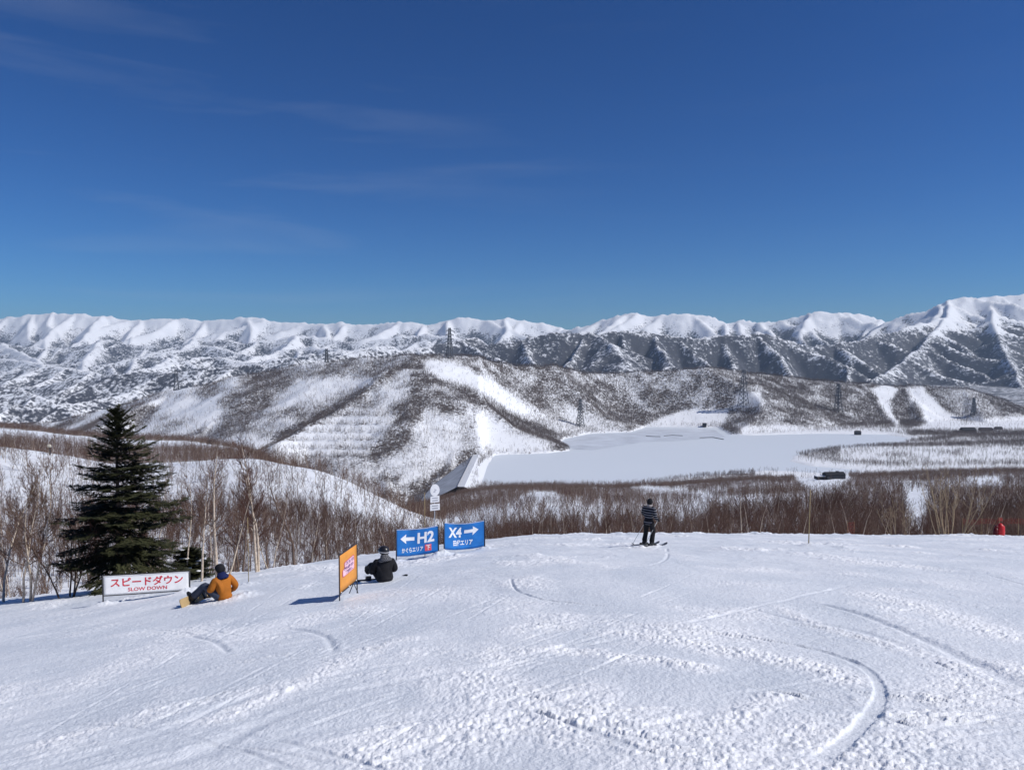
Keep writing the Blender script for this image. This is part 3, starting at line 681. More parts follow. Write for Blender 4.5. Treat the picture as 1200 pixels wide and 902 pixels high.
def merge(name, parts):
    """joins meshes, materials kept"""
    me = bpy.data.meshes.new(name); bm = bmesh.new(); mats = []
    for p in parts:
        n0 = len(bm.faces); bm.from_mesh(p); bm.faces.ensure_lookup_table(); m = p.materials[0]
        if m not in mats: mats.append(m)
        for f in bm.faces[n0:]: f.material_index = mats.index(m)
    bm.to_mesh(me); bm.free()
    for m in mats: me.materials.append(m)
    return me
rnd = random.Random(12)
KINDS = []          # (trunk mesh, crown mesh, nominal height)
for k in range(6):
    st = 1 if k < 4 else 3
    T, B = grow(rnd, 8.0, st, .28, .22 if k % 2 else .32, 17, 4, rnd.uniform(-.08, .08), None, .95, 3)
    KINDS.append((seg_mesh('trunk', T, 5, .022, M_BARK if k == 1 else M_BARKB), seg_mesh('crown', B, 3, .007, M_TWIG if k % 3 else M_TWIGG), 8.0))
def far_tree(k):
    r = random.Random(50 + k); T, B = grow(r, 8.5, 1, 0, .25, 9, 2, 0, .13, .9, 1, .05)
    a = seg_mesh('trunk', T, 3, .07, M_FARW); b = seg_mesh('crown', B, 3, .058, M_FARW); return merge('far_tree', [a, b])
def mid_tree(k):
    r = random.Random(80 + k); T, B = grow(r, 8.0, 1 if k < 3 else 2, .25, .25, 13, 3, 0, .10, .95, 2, .08)
    return merge('bare_tree', [seg_mesh('trunk', T, 3, .035, M_BARK if k == 1 else M_BARKB), seg_mesh('crown', B, 3, .020, M_TWIG if k % 2 else M_TWIGG)])
FAR = [far_tree(k) for k in range(4)]; MIDT = [mid_tree(k) for k in range(4)]

def scatter_stuff(name, pts, scl, rz, idx, meshes):
    """one object: the trees are instanced on the points of its own mesh"""
    me = bpy.data.meshes.new(name); me.vertices.add(len(pts)); me.vertices.foreach_set('co', np.asarray(pts, np.float32).ravel())
    for nm, typ, val in (('scl', 'FLOAT', scl), ('rz', 'FLOAT', rz)):
        a = me.attributes.new(nm, typ, 'POINT'); a.data.foreach_set('value', np.asarray(val, np.float32))
    a = me.attributes.new('kid', 'INT', 'POINT'); a.data.foreach_set('value', np.asarray(idx, np.int32))
    o = link(name, me); o['kind'] = 'stuff'
    g = bpy.data.node_groups.new(name + '_nodes', 'GeometryNodeTree'); g.interface.new_socket('Geometry', in_out='INPUT', socket_type='NodeSocketGeometry'); g.interface.new_socket('Geometry', in_out='OUTPUT', socket_type='NodeSocketGeometry')
    N = g.nodes.new; K = g.links.new; gi = N('NodeGroupInput'); go = N('NodeGroupOutput')
    ge = N('GeometryNodeGeometryToInstance')
    for m in reversed(meshes):
        src = bpy.data.objects.new(m.name + '_source', m)
        oi = N('GeometryNodeObjectInfo'); oi.inputs['Object'].default_value = src; oi.inputs['As Instance'].default_value = True
        K(oi.outputs['Geometry'], ge.inputs[0])
    def named(nm, t):
        n = N('GeometryNodeInputNamedAttribute'); n.data_type = t; n.inputs[0].default_value = nm; return n
    ip = N('GeometryNodeInstanceOnPoints'); mp_ = N('GeometryNodeMeshToPoints')
    ji = N('GeometryNodeJoinGeometry')
    for n in [x for x in g.nodes if x.bl_idname == 'GeometryNodeObjectInfo']: K(n.outputs['Geometry'], ji.inputs[0])
    g.nodes.remove(ge)
    K(gi.outputs[0], mp_.inputs[0]); K(mp_.outputs[0], ip.inputs['Points']); K(ji.outputs[0], ip.inputs['Instance'])
    ip.inputs['Pick Instance'].default_value = True
    kx = named('kid', 'INT'); K(kx.outputs['Attribute'], ip.inputs['Instance Index'])
    rzn = named('rz', 'FLOAT'); cx = N('ShaderNodeCombineXYZ'); K(rzn.outputs['Attribute'], cx.inputs[2]); K(cx.outputs[0], ip.inputs['Rotation'])
    sc = named('scl', 'FLOAT'); K(sc.outputs['Attribute'], ip.inputs['Scale'])
    K(ip.outputs[0], go.inputs[0])
    md = o.modifiers.new('scatter', 'NODES'); md.node_group = g
    return o
R = np.random.RandomState(5)
def candidates(D0, D1, dens, s0=-1.1, s1=1.1):
    n = int(.5 * (D1 ** 2 - D0 ** 2) * (s1 - s0) * dens); D = np.sqrt(R.rand(n) * (D1 ** 2 - D0 ** 2) + D0 ** 2); s = s0 + (s1 - s0) * R.rand(n)
    x = D * s; z = ground(x, D); px, row = project(x, D, z); return x, D, z, px, row
# wood on the valley side
def valley_density(x, D, px, row):
    n = fbm(x / 25, D / 25, 3, 101); n2 = fbm(x / 90, D / 90, 3, 102); d = np.zeros(x.shape)
    left = px < 500 + 0 * D
    # right and middle
    nearw = sm(62, 74, D) * sm(250, 190, D) * (.95 + .5 * n)
    midw = sm(190, 240, D) * sm(360, 300, D) * np.where(px > 830, .95, .30 + .9 * n2) 
    mid2 = sm(300, 360, D) * sm(960, 880, D) * (.42 + 1.3 * n2)
    shore = sm(880, 980, D) * (.85 + .5 * n2)
    r_ = np.maximum.reduce([nearw, midw, mid2, shore])
    # left
    nl = sm(40, 50, D) * sm(165, 120, D) * (np.where(px < 330, .20, .70) + .8 * n)
    hs_ = sm(140, 180, D) * sm(400, 370, D) * (.46 + .75 * sm(.02, .36, n2 + .4 * n)) + sm(130, 150, D) * sm(235, 180, D) * .55 * (1 + n)
    pl = sm(392, 412, D) * sm(690, 650, D) * (.95 + .3 * n)
    fr = sm(860, 900, D) * .95
    l_ = np.maximum.reduce([nl, np.clip(hs_, 0, 1), pl, fr])
    l_ = np.where((px > 60) & (px < 320) & (D > 700) & (D < 860), .03, l_)
    gorge = np.where((px > 400) & (D > 420), .8 + .4 * n2, 0); l_ = np.maximum(l_, gorge)
    k = sm(480, 560, px); d = l_ * (1 - k) + r_ * k
    # clearings
    for pl_, in (([(1058, 576), (1090, 576), (1084, 640), (1062, 640)],), ([(925, 556), (990, 554), (1000, 564), (975, 579), (945, 579)],), ([(896, 552), (960, 552), (965, 560), (905, 561)],), ([(735, 572), (760, 570), (835, 581), (835, 586), (760, 580)],), ([(610, 585), (625, 578), (650, 577), (660, 588), (630, 590)],), ([(1130, 563), (1168, 560), (1180, 575), (1150, 577)],)):
        d = np.where(inpoly(px, row, pl_) < 0, d * .03, d)
    return np.clip(d, 0, 1)
x, D, z, px, row = candidates(40, 250, .17)
keep = (R.rand(len(x)) < valley_density(x, D, px, row)) & (px > -480) & (px < 1680)
# the brow itself stays open
keep &= ~((px > 470) & (D < 66)) & ~((px <= 470) & (D < 44))
x, D, z, px, row = [a[keep] for a in (x, D, z, px, row)]
near_trees = (x, D, z, px, row)
hgt = np.clip(R.normal(1.0, .22, len(x)), .5, 1.35) * (1 + .20 * fbm(x / 9, D / 14, 2, 103)) * np.interp(D, [40, 70, 110, 170, 250], [3.0, 3.2, 3.6, 4.7, 6.2]) * np.where(px < 330, 1.08, np.where(px > 960, 1.18, 1.0))
# how large each one shows, and how much of it clears what is in front
big = hgt / D * F; vis = (px > 0) & (px < 1200)
order = np.argsort(-(big + 1000 * vis))[:270]
solo = np.zeros(len(x), bool); solo[order] = True
def wood_label(p, d):
    if p < 120: return 'leafless brown tree in the thicket at the far left edge of the slope', 'trees in the thicket at the left edge'
    if p < 300: return 'leafless brown tree in the thicket around the big dark fir', 'trees in the thicket around the fir'
    if p < 475: return 'leafless reddish tree in the wood below the snow hillside, left of the blue banners', 'trees in the wood left of the banners'
    if p < 720: return 'leafless reddish tree in the wood behind the blue banners', 'trees in the wood behind the banners'
    if p < 940: return 'leafless reddish tree in the wood between the standing skier and the bamboo pole', 'trees in the wood behind the skier'
    return 'leafless reddish tree in the wood behind the tan shrubs', 'trees in the wood behind the shrubs'
for i in np.nonzero(solo)[0]:
    tm, cm, hn = KINDS[R.randint(6)]; lb, gp = wood_label(px[i], D[i]); sc_ = hgt[i] / hn
    e = empty('bare_tree', (x[i], D[i], z[i]), R.rand() * 6.28, lb, 'tree', gp); e.scale = (sc_ * R.uniform(.85, 1.2), sc_ * R.uniform(.85, 1.2), sc_)
    link('trunk', tm, None, e); link('crown', cm, None, e)
q = ~solo
JOINED = [merge('bare_tree', [a, b]) for a, b, _ in KINDS]
scatter_stuff('wood', np.stack([x, D, z], -1)[q], hgt[q] / 8.0, R.rand(q.sum()) * 6.28, R.randint(0, 6, q.sum()), JOINED)
x, D, z, px, row = candidates(250, 1490, .050)
keep = (R.rand(len(x)) < valley_density(x, D, px, row)) & (px > -480) & (px < 1680) & ((z > ZL + .5) | (x / D < -.055))
x, D, z, px, row = [a[keep] for a in (x, D, z, px, row)]
scatter_stuff('valley_wood', np.stack([x, D, z], -1), R.uniform(.7, 1.25, len(x)), R.rand(len(x)) * 6.28, R.randint(0, 4, len(x)), MIDT)
# wood on the hill and round the lake
x, D, z, px, row = candidates(1480, 3150, .10, -.86, .86)
w = hill_wood(px, row, x, D)
tong = np.zeros(x.shape)
for pl, hh in LANDW: tong = np.maximum(tong, sm(-4, 12, -poly_sd(x, D, pl)))
w = np.maximum(w * ((z > ZL + 2) | (x / D < -.055)), tong * np.clip(np.where((row > 524) & (row < 541) & (px > 985), .10, np.where(row < 522, .62, .50)) + .60 * fbm(x / 70, D / 70, 3, 111), .03, 1))
w = np.where((D < 1620) & (px < 560), np.maximum(w, .45), w)
keep = (R.rand(len(x)) < w) & ((z > ZL + .6) | (x / D < -.055)) & (px > -280) & (px < 1480)
x, D, z = x[keep], D[keep], z[keep]
print('trees near', len(near_trees[0]), 'hill', len(x))
scatter_stuff('hill_wood', np.stack([x, D, z], -1), R.uniform(.7, 1.3, len(x)), R.rand(len(x)) * 6.28, R.randint(0, 4, len(x)), FAR)

# ------------------------------------------------------------------ far structures: pylons, dam, buildings
M_PYL = mat('pylon_steel', (.10, .105, .115), .6, .3); M_DARKROOF = mat('dark_wall', (.016, .015, .018), .7, .2); M_CONC = mat('concrete', (.33, .33, .34), .8, .2, (.3, .12)); M_GLASS = mat('window_glass', (.03, .035, .05), .2, .5); M_ASPH = mat('dam_facing', (.46, .48, .51), .85, .2, (.05, .22)); M_ICE = mat('wet_ice', (.30, .34, .40), .35, .4, (.05, .2)); M_BLACKB = mat('boom_black', (.03, .03, .035), .6, .3)
def pylon(px, base, top, D, label, w=.19):
    b = at(px, D); H = P(px, top, D)[2] - P(px, base, D)[2]; b.z = min(b.z, float(P(px, base, D)[2])) - .5; root = empty('pylon', b, .5, label, 'pylon', 'lattice pylons on the hill')
    def hw(z): return H * (w / 2 * (1 - z / H) ** 1.4 * .9 + .026)
    t = max(.22, .0011 * D * .42)
    N = 9; zs = [H * (i / N) for i in range(N + 1)]
    for sx in (-1, 1):
        for sy in (-1, 1): mb = MB(); mb.tube([(sx * hw(z), sy * hw(z), z - (2 if z == 0 else 0)) for z in zs], t, 4); mb.build('leg', M_PYL, root)
    mb = MB()
    for a, c in zip(zs[:-1], zs[1:]):
        for s1, s2, s3, s4 in ((-1, -1, 1, -1), (1, -1, 1, 1), (1, 1, -1, 1), (-1, 1, -1, -1)):
            mb.tube([(s1 * hw(a), s2 * hw(a), a), (s3 * hw(c), s4 * hw(c), c)], t * .6, 3, False); mb.tube([(s3 * hw(a), s4 * hw(a), a), (s1 * hw(c), s2 * hw(c), c)], t * .6, 3, False)
    mb.build('lattice', M_PYL, root)
    for f in (.62, .76, .90):
        L_ = H * (.16 if f < .7 else .145 if f < .8 else .12); z = H * f; h0 = hw(z); mb = MB()
        for s in (-1, 1):
            for y_ in (-1, 1): mb.tube([(s * h0, y_ * h0, z), (s * L_, 0, z + H * .012)], t * .7, 3); mb.tube([(s * h0, y_ * h0, z + H * .045), (s * L_, 0, z + H * .012)], t * .6, 3)
            mb.tube([(s * L_, 0, z), (s * L_, 0, z - H * .03)], t * .6, 3)
        mb.build('crossarm', M_PYL, root)
pylon(527, 420, 384, 2290, 'lattice pylon on the summit of the hill, dark against the white range', .16)
pylon(383, 424, 392, 2420, 'lattice pylon on the ridge left of the summit')
pylon(207, 462, 424, 2500, 'lattice pylon at the far left end of the hill')
pylon(680, 464, 432, 2330, 'lattice pylon on the wooded slope right of the bare ski cut')
pylon(871, 476, 433, 2560, 'tall lattice pylon above the snow bank at the far shore')
pylon(982, 486, 449, 2640, 'lattice pylon on the wooded slope left of the twin white pistes')
pylon(1141, 492, 466, 2700, 'small lattice pylon right of the twin white pistes')
def dam():
    near = Vector(P(540, 572, 1335)); far = Vector(P(561, 527.5, 1850)); zc = ZL + 11; near.z = far.z = zc
    ax = (far - near); L_ = ax.to_2d().length; d = Vector((ax.x, ax.y, 0)).normalized(); lf = Vector((-d.y, d.x, 0))   # towards the gorge
    root = empty('dam', near, 0, 'grey embankment dam closing the left end of the frozen lake', 'dam'); N = 30
    def row(o, z, endround=0): return [(d * (L_ * i / N) + lf * o + Vector((0, 0, z - zc))) for i in range(N + 1)]
    def strip(a, b_): mb = MB(); n = len(a); mb.add(a + b_, [(i, i + 1, n + i + 1, n + i) for i in range(n - 1)]); return mb
    def bow(i): return 16 * math.sin(math.pi * min(1, i / N)) * 0
    c0, c1 = row(-6, zc), row(6, zc)
    strip(c0, c1).build('crest', mat('crest_snow', (.60, .62, .66), .7), root)
    dn = [c1[i] + lf * (64 + 14 * (1 - i / N)) * min(1, (N - i) / 5 + .04) + Vector((0, 0, -40 * min(1, (N - i) / 5 + .04))) for i in range(N + 1)]
    strip(c1, dn).build('downstream_face', M_ASPH, root)
    up = [q - lf * 34 + Vector((0, 0, -15)) for q in c0]; strip(up, c0).build('upstream_face', M_SNOWM, root)
    mb = MB(); mb.tube([q + Vector((0, 0, .8)) for q in c1], 1.0, 4); mb.build('parapet', M_CONC, root)
    # rounded abutment at the far end
    e = c1[-1]; M = 12; a = [e + lf * -6 + (d * math.sin(math.pi * k / M) * 26 + lf * -math.cos(math.pi * k / M) * 6) for k in range(M + 1)]; mb = MB(); mb.add([e - lf * 6] + a, [(0, k + 1, k + 2) for k in range(M)]); mb.build('abutment', M_ASPH, root)
dam()
def building(name, px, row, D, dims, rz, label, wall, roofm, flatroof=False, wins=6, floors=1, emb=1.0, gable=.35):
    b = hit(px, row, 600); b.z = max(b.z, ZL) - .3; root = empty(name, b, rz, label, 'building'); w, dp, h = dims
    mb = MB(); mb.box((0, 0, h / 2), (w, dp, h)); mb.build('wall', wall, root)
    mb = MB(); o = .6
    if flatroof: mb.box((0, 0, h + .35), (w + 1, dp + 1, .7))
    else:
        g = dp * gable; mb.add([(-w / 2 - o, -dp / 2 - o, h + .02), (w / 2 + o, -dp / 2 - o, h + .02), (w / 2 + o, 0, h + g), (-w / 2 - o, 0, h + g), (-w / 2 - o, dp / 2 + o, h + .02), (w / 2 + o, dp / 2 + o, h + .02)], [(0, 1, 2, 3), (3, 2, 5, 4), (0, 3, 4), (1, 5, 2), (0, 4, 5, 1)])
    mb.build('roof', roofm, root)
    for f in range(floors):
        for i in range(wins):
            mb = MB(); x_ = -w / 2 + w * (i + .5) / wins; mb.box((x_, -dp / 2 - .05, h * (f + .55) / floors), (w / wins * .5, .16, h / floors * .42)); mb.build('window', M_GLASS, root)
    return root
M_TIM = mat('timber_wall', (.10, .07, .05), .8, .2)
lg = building('lodge', 977, 561, 1330, (27, 14, 7), .08, 'long dark building in the snow clearing beside the near lake shore', M_DARKROOF, M_DARKROOF, False, 6, 1, gable=.25)
mb = MB(); mb.box((-19, 1.5, 2.2), (13, 10, 4.6)); mb.build('annexe', M_DARKROOF, lg); mb = MB(); mb.box((-19, 1.5, 4.75), (14, 11, .5)); mb.build('annexe_roof', M_SNOWM, lg); mb = MB(); mb.box((6, 2, 9), (3, 3, 4)); mb.build('chimney', M_DARKROOF, lg)
building('gatehouse', 825.5, 500, 2440, (11, 9, 11), 0, 'small dark square intake house below the snow bank on the far shore', M_DARKROOF, M_DARKROOF, True, 2, 1)
building('boathouse', 1005, 510.5, 2330, (16, 11, 9), .1, 'small dark hut on the snow at the far right end of the lake', M_DARKROOF, M_DARKROOF, False, 3, 1)
building('lift_station', 1134, 506.5, 2380, (40, 20, 9), .05, 'largest of the dark low buildings at the foot of the pistes', M_TIM, M_DARKROOF, False, 7, 2)
building('lift_station', 1122, 507, 2370, (20, 12, 5), .1, 'low annexe left of the largest building at the foot of the pistes', M_TIM, M_DARKROOF, True, 4, 1)
building('lift_station', 1155, 504.5, 2420, (36, 14, 5.5), -.05, 'long low building right of the largest one at the foot of the pistes', M_TIM, M_DARKROOF, False, 6, 1)
building('lift_station', 1170, 503, 2440, (20, 12, 5), 0, 'small building at the right end of the row at the foot of the pistes', M_TIM, M_DARKROOF, False, 4, 1)
building('hut', 246, 520, 815, (8, 5, 3.2), .2, 'small dark hut on the snow strip above the left wood', M_TIM, M_DARKROOF, False, 3, 1)
def boom(pl, label, r=1.0):
    q = [Vector((*lake_pt(a, b_), ZL)) for a, b_ in pl]; root = empty('float_boom', q[0], 0, label, 'boom'); mb = MB()
    mb.tube([v - q[0] + Vector((0, 0, .8)) for v in q], r, 5); mb.build('float', M_BLACKB, root)
boom([(586, 529.0), (604, 529.3), (622, 529.2)], 'black strip of open edge along the shore right of the dam')
boom([(757, 511.2), (765, 511.6), (774, 511.8)], 'short black float on the ice, left of a pair')
boom([(778, 511.0), (788, 510.2), (800, 510.8)], 'black float on the ice, right of a pair')
boom([(820, 513.2), (835, 512.6), (848, 515.0)], 'dark broken ice edge below the intake house')

# grey melt-water ice at the far end of the lake
Q = _ragged(np.array([lake_pt(a, b_) for a, b_ in [(672, 526), (660, 519), (668, 514), (692, 509), (742, 507.5), (760, 503), (800, 502.5), (838, 504), (850, 512), (800, 516), (755, 517.5), (720, 523), (695, 527)]]), 12, 4)
bm = bmesh.new(); fc = bm.faces.new([bm.verts.new((a, b_, ZL + .25)) for a, b_ in Q]); bmesh.ops.triangulate(bm, faces=bm.faces[:])
for fc in bm.faces:
    if fc.normal.z < 0: fc.normal_flip()
me = bpy.data.meshes.new('lake_ice'); bm.to_mesh(me); bm.free(); structure('lake_ice', me, mat('bare_lake_ice', (.60, .64, .70), .5, .4, (.02, .14)))
# ------------------------------------------------------------------ the big fir and the trees that stand alone
def fir(name, loc, h, R_, seed, label, lift=.12, snow=0, bare=.0):
    rnd = random.Random(seed); root = empty(name, loc, 0, label, 'tree')
    t = MB(); t.tube([(0, 0, -.4), (0.02, 0, h * .3), (-.03, .02, h * .65), (0, 0, h)], [.028 * h * .75, .022 * h * .75, .011 * h * .75, .006], 9); t.build('trunk', M_BARKB, root, True)
    V = []; Fc = []; SV = MB(); wood = MB()
    def needles(p, q, w):
        """a twig: flat comb of short needle blades both sides and above"""
        p = np.array(p); q = np.array(q); d = q - p; l = np.linalg.norm(d); d = d / l
        sd_ = np.cross(d, [0, 0, 1]); sd_ = sd_ / (np.linalg.norm(sd_) + 1e-6); upv = np.cross(sd_, d); n = max(3, int(l / .036))
        for i in range(n):
            b = p + d * l * (i + rnd.random() * .6) / n; ww = w * (1 - .45 * i / n) * rnd.uniform(.7, 1.2)
            for s_ in (1, -1):
                e = b + d * ww * .75 + sd_ * s_ * ww + upv * rnd.uniform(-.1, .45) * ww
                k = len(V); V.extend([b - d * .026, b + d * .034, e]); Fc.append((k, k + 1, k + 2))
        k = len(V); V.extend([q - sd_ * .02, q + sd_ * .02, q + d * w]); Fc.append((k, k + 1, k + 2))
    z = h * .17
    while z < h * .985:
        f = z / h; L_ = R_ * (1 - f) ** .66 * (1.0 if f > .30 else .80 + .66 * f) * 1.0 + .08; n = max(5, int(9.5 - 3.2 * f)); a0 = rnd.uniform(0, 6.28)
        for k in range(n):
            if f < .35 and rnd.random() < .16 + bare: continue
            if rnd.random() < .03: continue
            az = a0 + 6.283 * (k + rnd.uniform(-.3, .3)) / n; l = L_ * rnd.choice((rnd.uniform(.55, .85), rnd.uniform(.8, 1.1), rnd.uniform(.9, 1.12))) * (1.0 + .10 * math.cos(az - 0.2)); el = .12 + .75 * f * f - .10 * (1 - f)
            p = np.array([0, 0, z + rnd.uniform(-.08, .08)]); d = np.array([math.cos(az) * math.cos(el), math.sin(az) * math.cos(el), math.sin(el)]); m = max(4, int(l / .22)); pts = [p]
            for i in range(m):
                d = d + np.array([rnd.gauss(0, .05), rnd.gauss(0, .05), (-.07 if i < m * .6 else .11)]); d /= np.linalg.norm(d); pts.append(pts[-1] + d * l / m)
            wood.tube([tuple(q) for q in pts], [max(.006, .012 * l * (1 - i / (m + .2))) for i in range(m + 1)], 4, False)
            for i in range(1 if l < .8 else 1, m + 1):
                q = pts[i]; dd = pts[i] - pts[i - 1]; dd = dd / np.linalg.norm(dd); side = np.cross(dd, [0, 0, 1]); side /= np.linalg.norm(side) + 1e-6
                fr = i / m; tl = l * .40 * (1.12 - fr * .8) * rnd.uniform(.7, 1.2) + .07
                if fr > .22:
                    needles(pts[i - 1], q, .075)
                    for s_ in (1, -1):
                        for rep in range(2):
                            td = dd * rnd.uniform(.55, .95) + side * s_ * .9 + np.array([0, 0, rnd.uniform(-.22, .16)]); td /= np.linalg.norm(td)
                            c = q - dd * rnd.random() * l / m; needles(c, c + td * tl, .088)
                            if tl > .3:
                                for s2 in (1, -1):
                                    t2 = td * .8 + np.cross(td, [0, 0, 1]) * s2 * .7; g = c + td * tl * rnd.uniform(.35, .7); needles(g, g + t2 * tl * .5, .08)
            if snow and rnd.random() < snow: SV.ball(tuple(pts[-2] + np.array([0, 0, .05])), (.15 * rnd.uniform(.6, 1.2), .11, .03), 8, 5)
        z += h * (.028 + .018 * (1 - f)) * rnd.uniform(.8, 1.2)
    me = mesh_np('crown', np.array(V), np.array(Fc)); link('crown', me, M_NEED, root); wood.build('branches', M_BARKB, root)
    if SV.v: SV.build('snow_patch', M_SNOWM, root, True)
    return root
b = at(141, 29.5); ztop = P(141, 479, b.y)[2]
fir('fir_tree', b, ztop - b.z, 2.95, 3, 'tall dark green fir tree with tiered branches behind the white slow down banner')
b = at(222, 31.5); fir('fir_sapling', b, P(222, 645, b.y)[2] - b.z, 1.05, 9, 'small dark fir with snow on its branches between the big fir and the birches', snow=.13, bare=.2)
def lone_tree(name, px, D, toprow, label, seed, m_t, m_b, stems=1, spread=.22, first=.3, nb=16, sub=4, lean=0., up=.95, tw=3, blen=.42, r0=None, wig=.10, cat='tree', grp=None):
    b = at(px, D); h = P(px, toprow, D)[2] - b.z; r = random.Random(seed)
    root = empty(name, b, 0, label, cat, grp); T, B = grow(r, h, stems, spread, first, nb, sub, lean, r0, up, tw, wig, blen)
    link('trunk', seg_mesh('trunk', T, 6, .011, m_t), None, root); link('crown', seg_mesh('crown', B, 3, .0055, m_b), None, root); return root
lone_tree('birch_tree', 30, 28, 538, 'tall bare birch of several pale stems at the left edge of the photo', 21, M_BARK, M_TWIGG, 3, .16, .3, 34, 4, 0., .95, 3, .4, .070)
lone_tree('birch_tree', 4, 31, 560, 'slim bare birch cut by the left picture edge', 22, M_BARK, M_TWIGG, 1, 0, .3, 18, 4, 0., .95, 3, .4, .06)
lone_tree('bare_tree', 78, 28.5, 602, 'low dark many-stemmed bare tree between the left birches and the fir', 23, M_BARKB, M_TWIG, 4, .42, .25, 34, 5, 0., .95, 3, .4)
lone_tree('birch_tree', 108, 36, 560, 'bare birch half hidden behind the left side of the fir', 24, M_BARKB, M_TWIGG, 2, .2, .3, 20, 4)
lone_tree('birch_tree', 217, 31, 560, 'thin straight birch just right of the big fir', 25, M_BARK, M_TWIGG, 1, 0, .4, 14, 4, 0., .95, 3, .36, .05, .05)
lone_tree('birch_tree', 236, 29, 566, 'slender pale birch rising from the snow right of the white banner', 26, M_BARK, M_TWIGG, 1, 0, .42, 14, 4, .05, 1.0, 3, .34, .055, .05)
lone_tree('birch_tree', 255, 29.5, 528, 'tall birch with a thick pale trunk behind the person in orange', 27, M_BARK, M_TWIGG, 1, 0, .35, 18, 4, .03, 1.0, 3, .36, .085, .05)
lone_tree('birch_tree', 266, 31, 585, 'leaning pale birch just right of the thick-trunked one', 28, M_BARK, M_TWIG, 1, 0, .35, 14, 4, .28, .95, 3, .4, .05, .06)
lone_tree('birch_tree', 304, 32, 508, 'tall forked birch standing alone left of the orange board', 29, M_BARK, M_TWIG, 2, .17, .33, 26, 4, .06, 1.05, 3, .34, .085, .05)
lone_tree('bare_tree', 345, 52, 545, 'bare brown tree with an open crown right of the forked birch', 30, M_BARKB, M_TWIGG, 1, 0, .3, 18, 4)
lone_tree('bare_tree', 282, 40, 540, 'bare brown tree behind the leaning birch', 31, M_BARKB, M_TWIGG, 2, .2, .25, 20, 4)
_r2 = random.Random(77)
for k, px_ in enumerate((12, 48, 58, 92, 120, 160, 182, 196, 228, 246, 274, 290, 318, 332, 358, 380, 404, 430, 452)):
    D_ = _r2.uniform(36, 62) if px_ < 320 else _r2.uniform(52, 80); tr_ = _r2.uniform(528, 585) if px_ < 300 else _r2.uniform(555, 605)
    lone_tree('bare_tree', px_, D_, tr_, 'thin leafless tree rising above the thicket left of the banners', 100 + k, M_BARKB if k % 3 else M_BARK, M_TWIGG if k % 2 else M_TWIG, 1 + (k % 4 == 0), .2, .25, 18, 4, _r2.uniform(-.1, .1), 1.0, 2, .36, .05, .09, grp='thin trees above the thicket')
lone_tree('tan_shrub', 1112, 50, 533, 'large tan bare shrub fanning out from the brow of the slope at right', 33, M_TAN, M_TAN, 13, .55, .35, 52, 3, 0., 1.05, 2, .34, .055, .06, 'shrub')
lone_tree('tan_shrub', 1052, 51, 583, 'small pale bare shrub on the brow left of the large tan one', 34, M_TAN, M_TAN, 8, .5, .3, 34, 3, 0., 1.0, 2, .34, .03, .07, 'shrub')
lone_tree('tan_shrub', 1024, 53, 600, 'low brown scrub on the brow at the red net remnant', 35, M_BARKB, M_TWIG, 7, .6, .25, 26, 3, 0., 1.0, 2, .34, .02, .07, 'shrub')
lone_tree('tan_shrub', 1150, 51, 600, 'low thin scrub between the large tan shrub and the red pad', 36, M_TAN, M_TWIG, 6, .65, .25, 22, 3, 0., 1.0, 2, .34, .02, .07, 'shrub')

# ------------------------------------------------------------------ signs and banners
M_BLUE = mat('blue_cloth', (.016, .165, .50), .6, .3, (3, .16), (5, .5)); M_WHITE = mat('white_cloth', (.80, .80, .80), .6, .3, (4, .05), (6, .25))
M_RED = mat('red_print', (.60, .03, .05), .6, .3); M_REDP = mat('red_square_print', (.75, .10, .12), .6, .3); M_PRINTW = mat('white_print', (.82, .83, .84), .6, .2, (9, .04))
M_POST = mat('dark_steel', (.03, .03, .035), .5, .4); M_STEEL = mat('grey_steel', (.45, .46, .47), .4, .5, (6, .1)); M_BAMBOO = mat('bamboo', (.36, .27, .14), .6, .3, (9, .2))
M_ORANGE = mat('orange_board', (.72, .30, .055), .55, .3, (3, .10)); M_PINK = mat('pink_print', (.80, .52, .60), .6, .2); M_PURPLE = mat('purple_print', (.10, .04, .18), .6, .2); M_MAG = mat('magenta_print', (.55, .06, .16), .6, .2)
def text_mesh(txt, size, bold=0.):
    c = bpy.data.curves.new('lettering', 'FONT'); c.body = txt; c.size = size; c.resolution_u = 3; c.offset = bold
    o = bpy.data.objects.new('lettering', c); COL.objects.link(o); dg = bpy.context.evaluated_depsgraph_get(); dg.update()
    me = bpy.data.meshes.new_from_object(o.evaluated_get(dg)); COL.objects.unlink(o); bpy.data.objects.remove(o); bpy.data.curves.remove(c); return me
class Sheet:
    """a sheet stretched between two posts: (u, v) in 0..1 -> point, normal towards the viewer"""
    def __init__(s, bl, br, zb, zt, bow=0., sag=0., ripple=0.): s.a, s.b, s.zb, s.zt, s.bow, s.sag, s.rp = Vector(bl), Vector(br), zb, zt, bow, sag, ripple; s.w = (s.b - s.a).to_2d().length; s.h = zt - zb; e = (s.b - s.a); s.n = Vector((e.y, -e.x, 0)).normalized()
    def pt(s, u, v, off=0.):
        p = s.a.lerp(s.b, u); c = 4 * u * (1 - u)
        base = s.a.z + (s.b.z - s.a.z) * u
        z = base + s.zb + s.h * v - s.sag * c
        return Vector((p.x, p.y, z)) + s.n * (off - s.bow * c * (.4 + .6 * math.sin(math.pi * v)) + s.rp * math.sin(9 * u + 2.5 * v) * math.sin(math.pi * u))
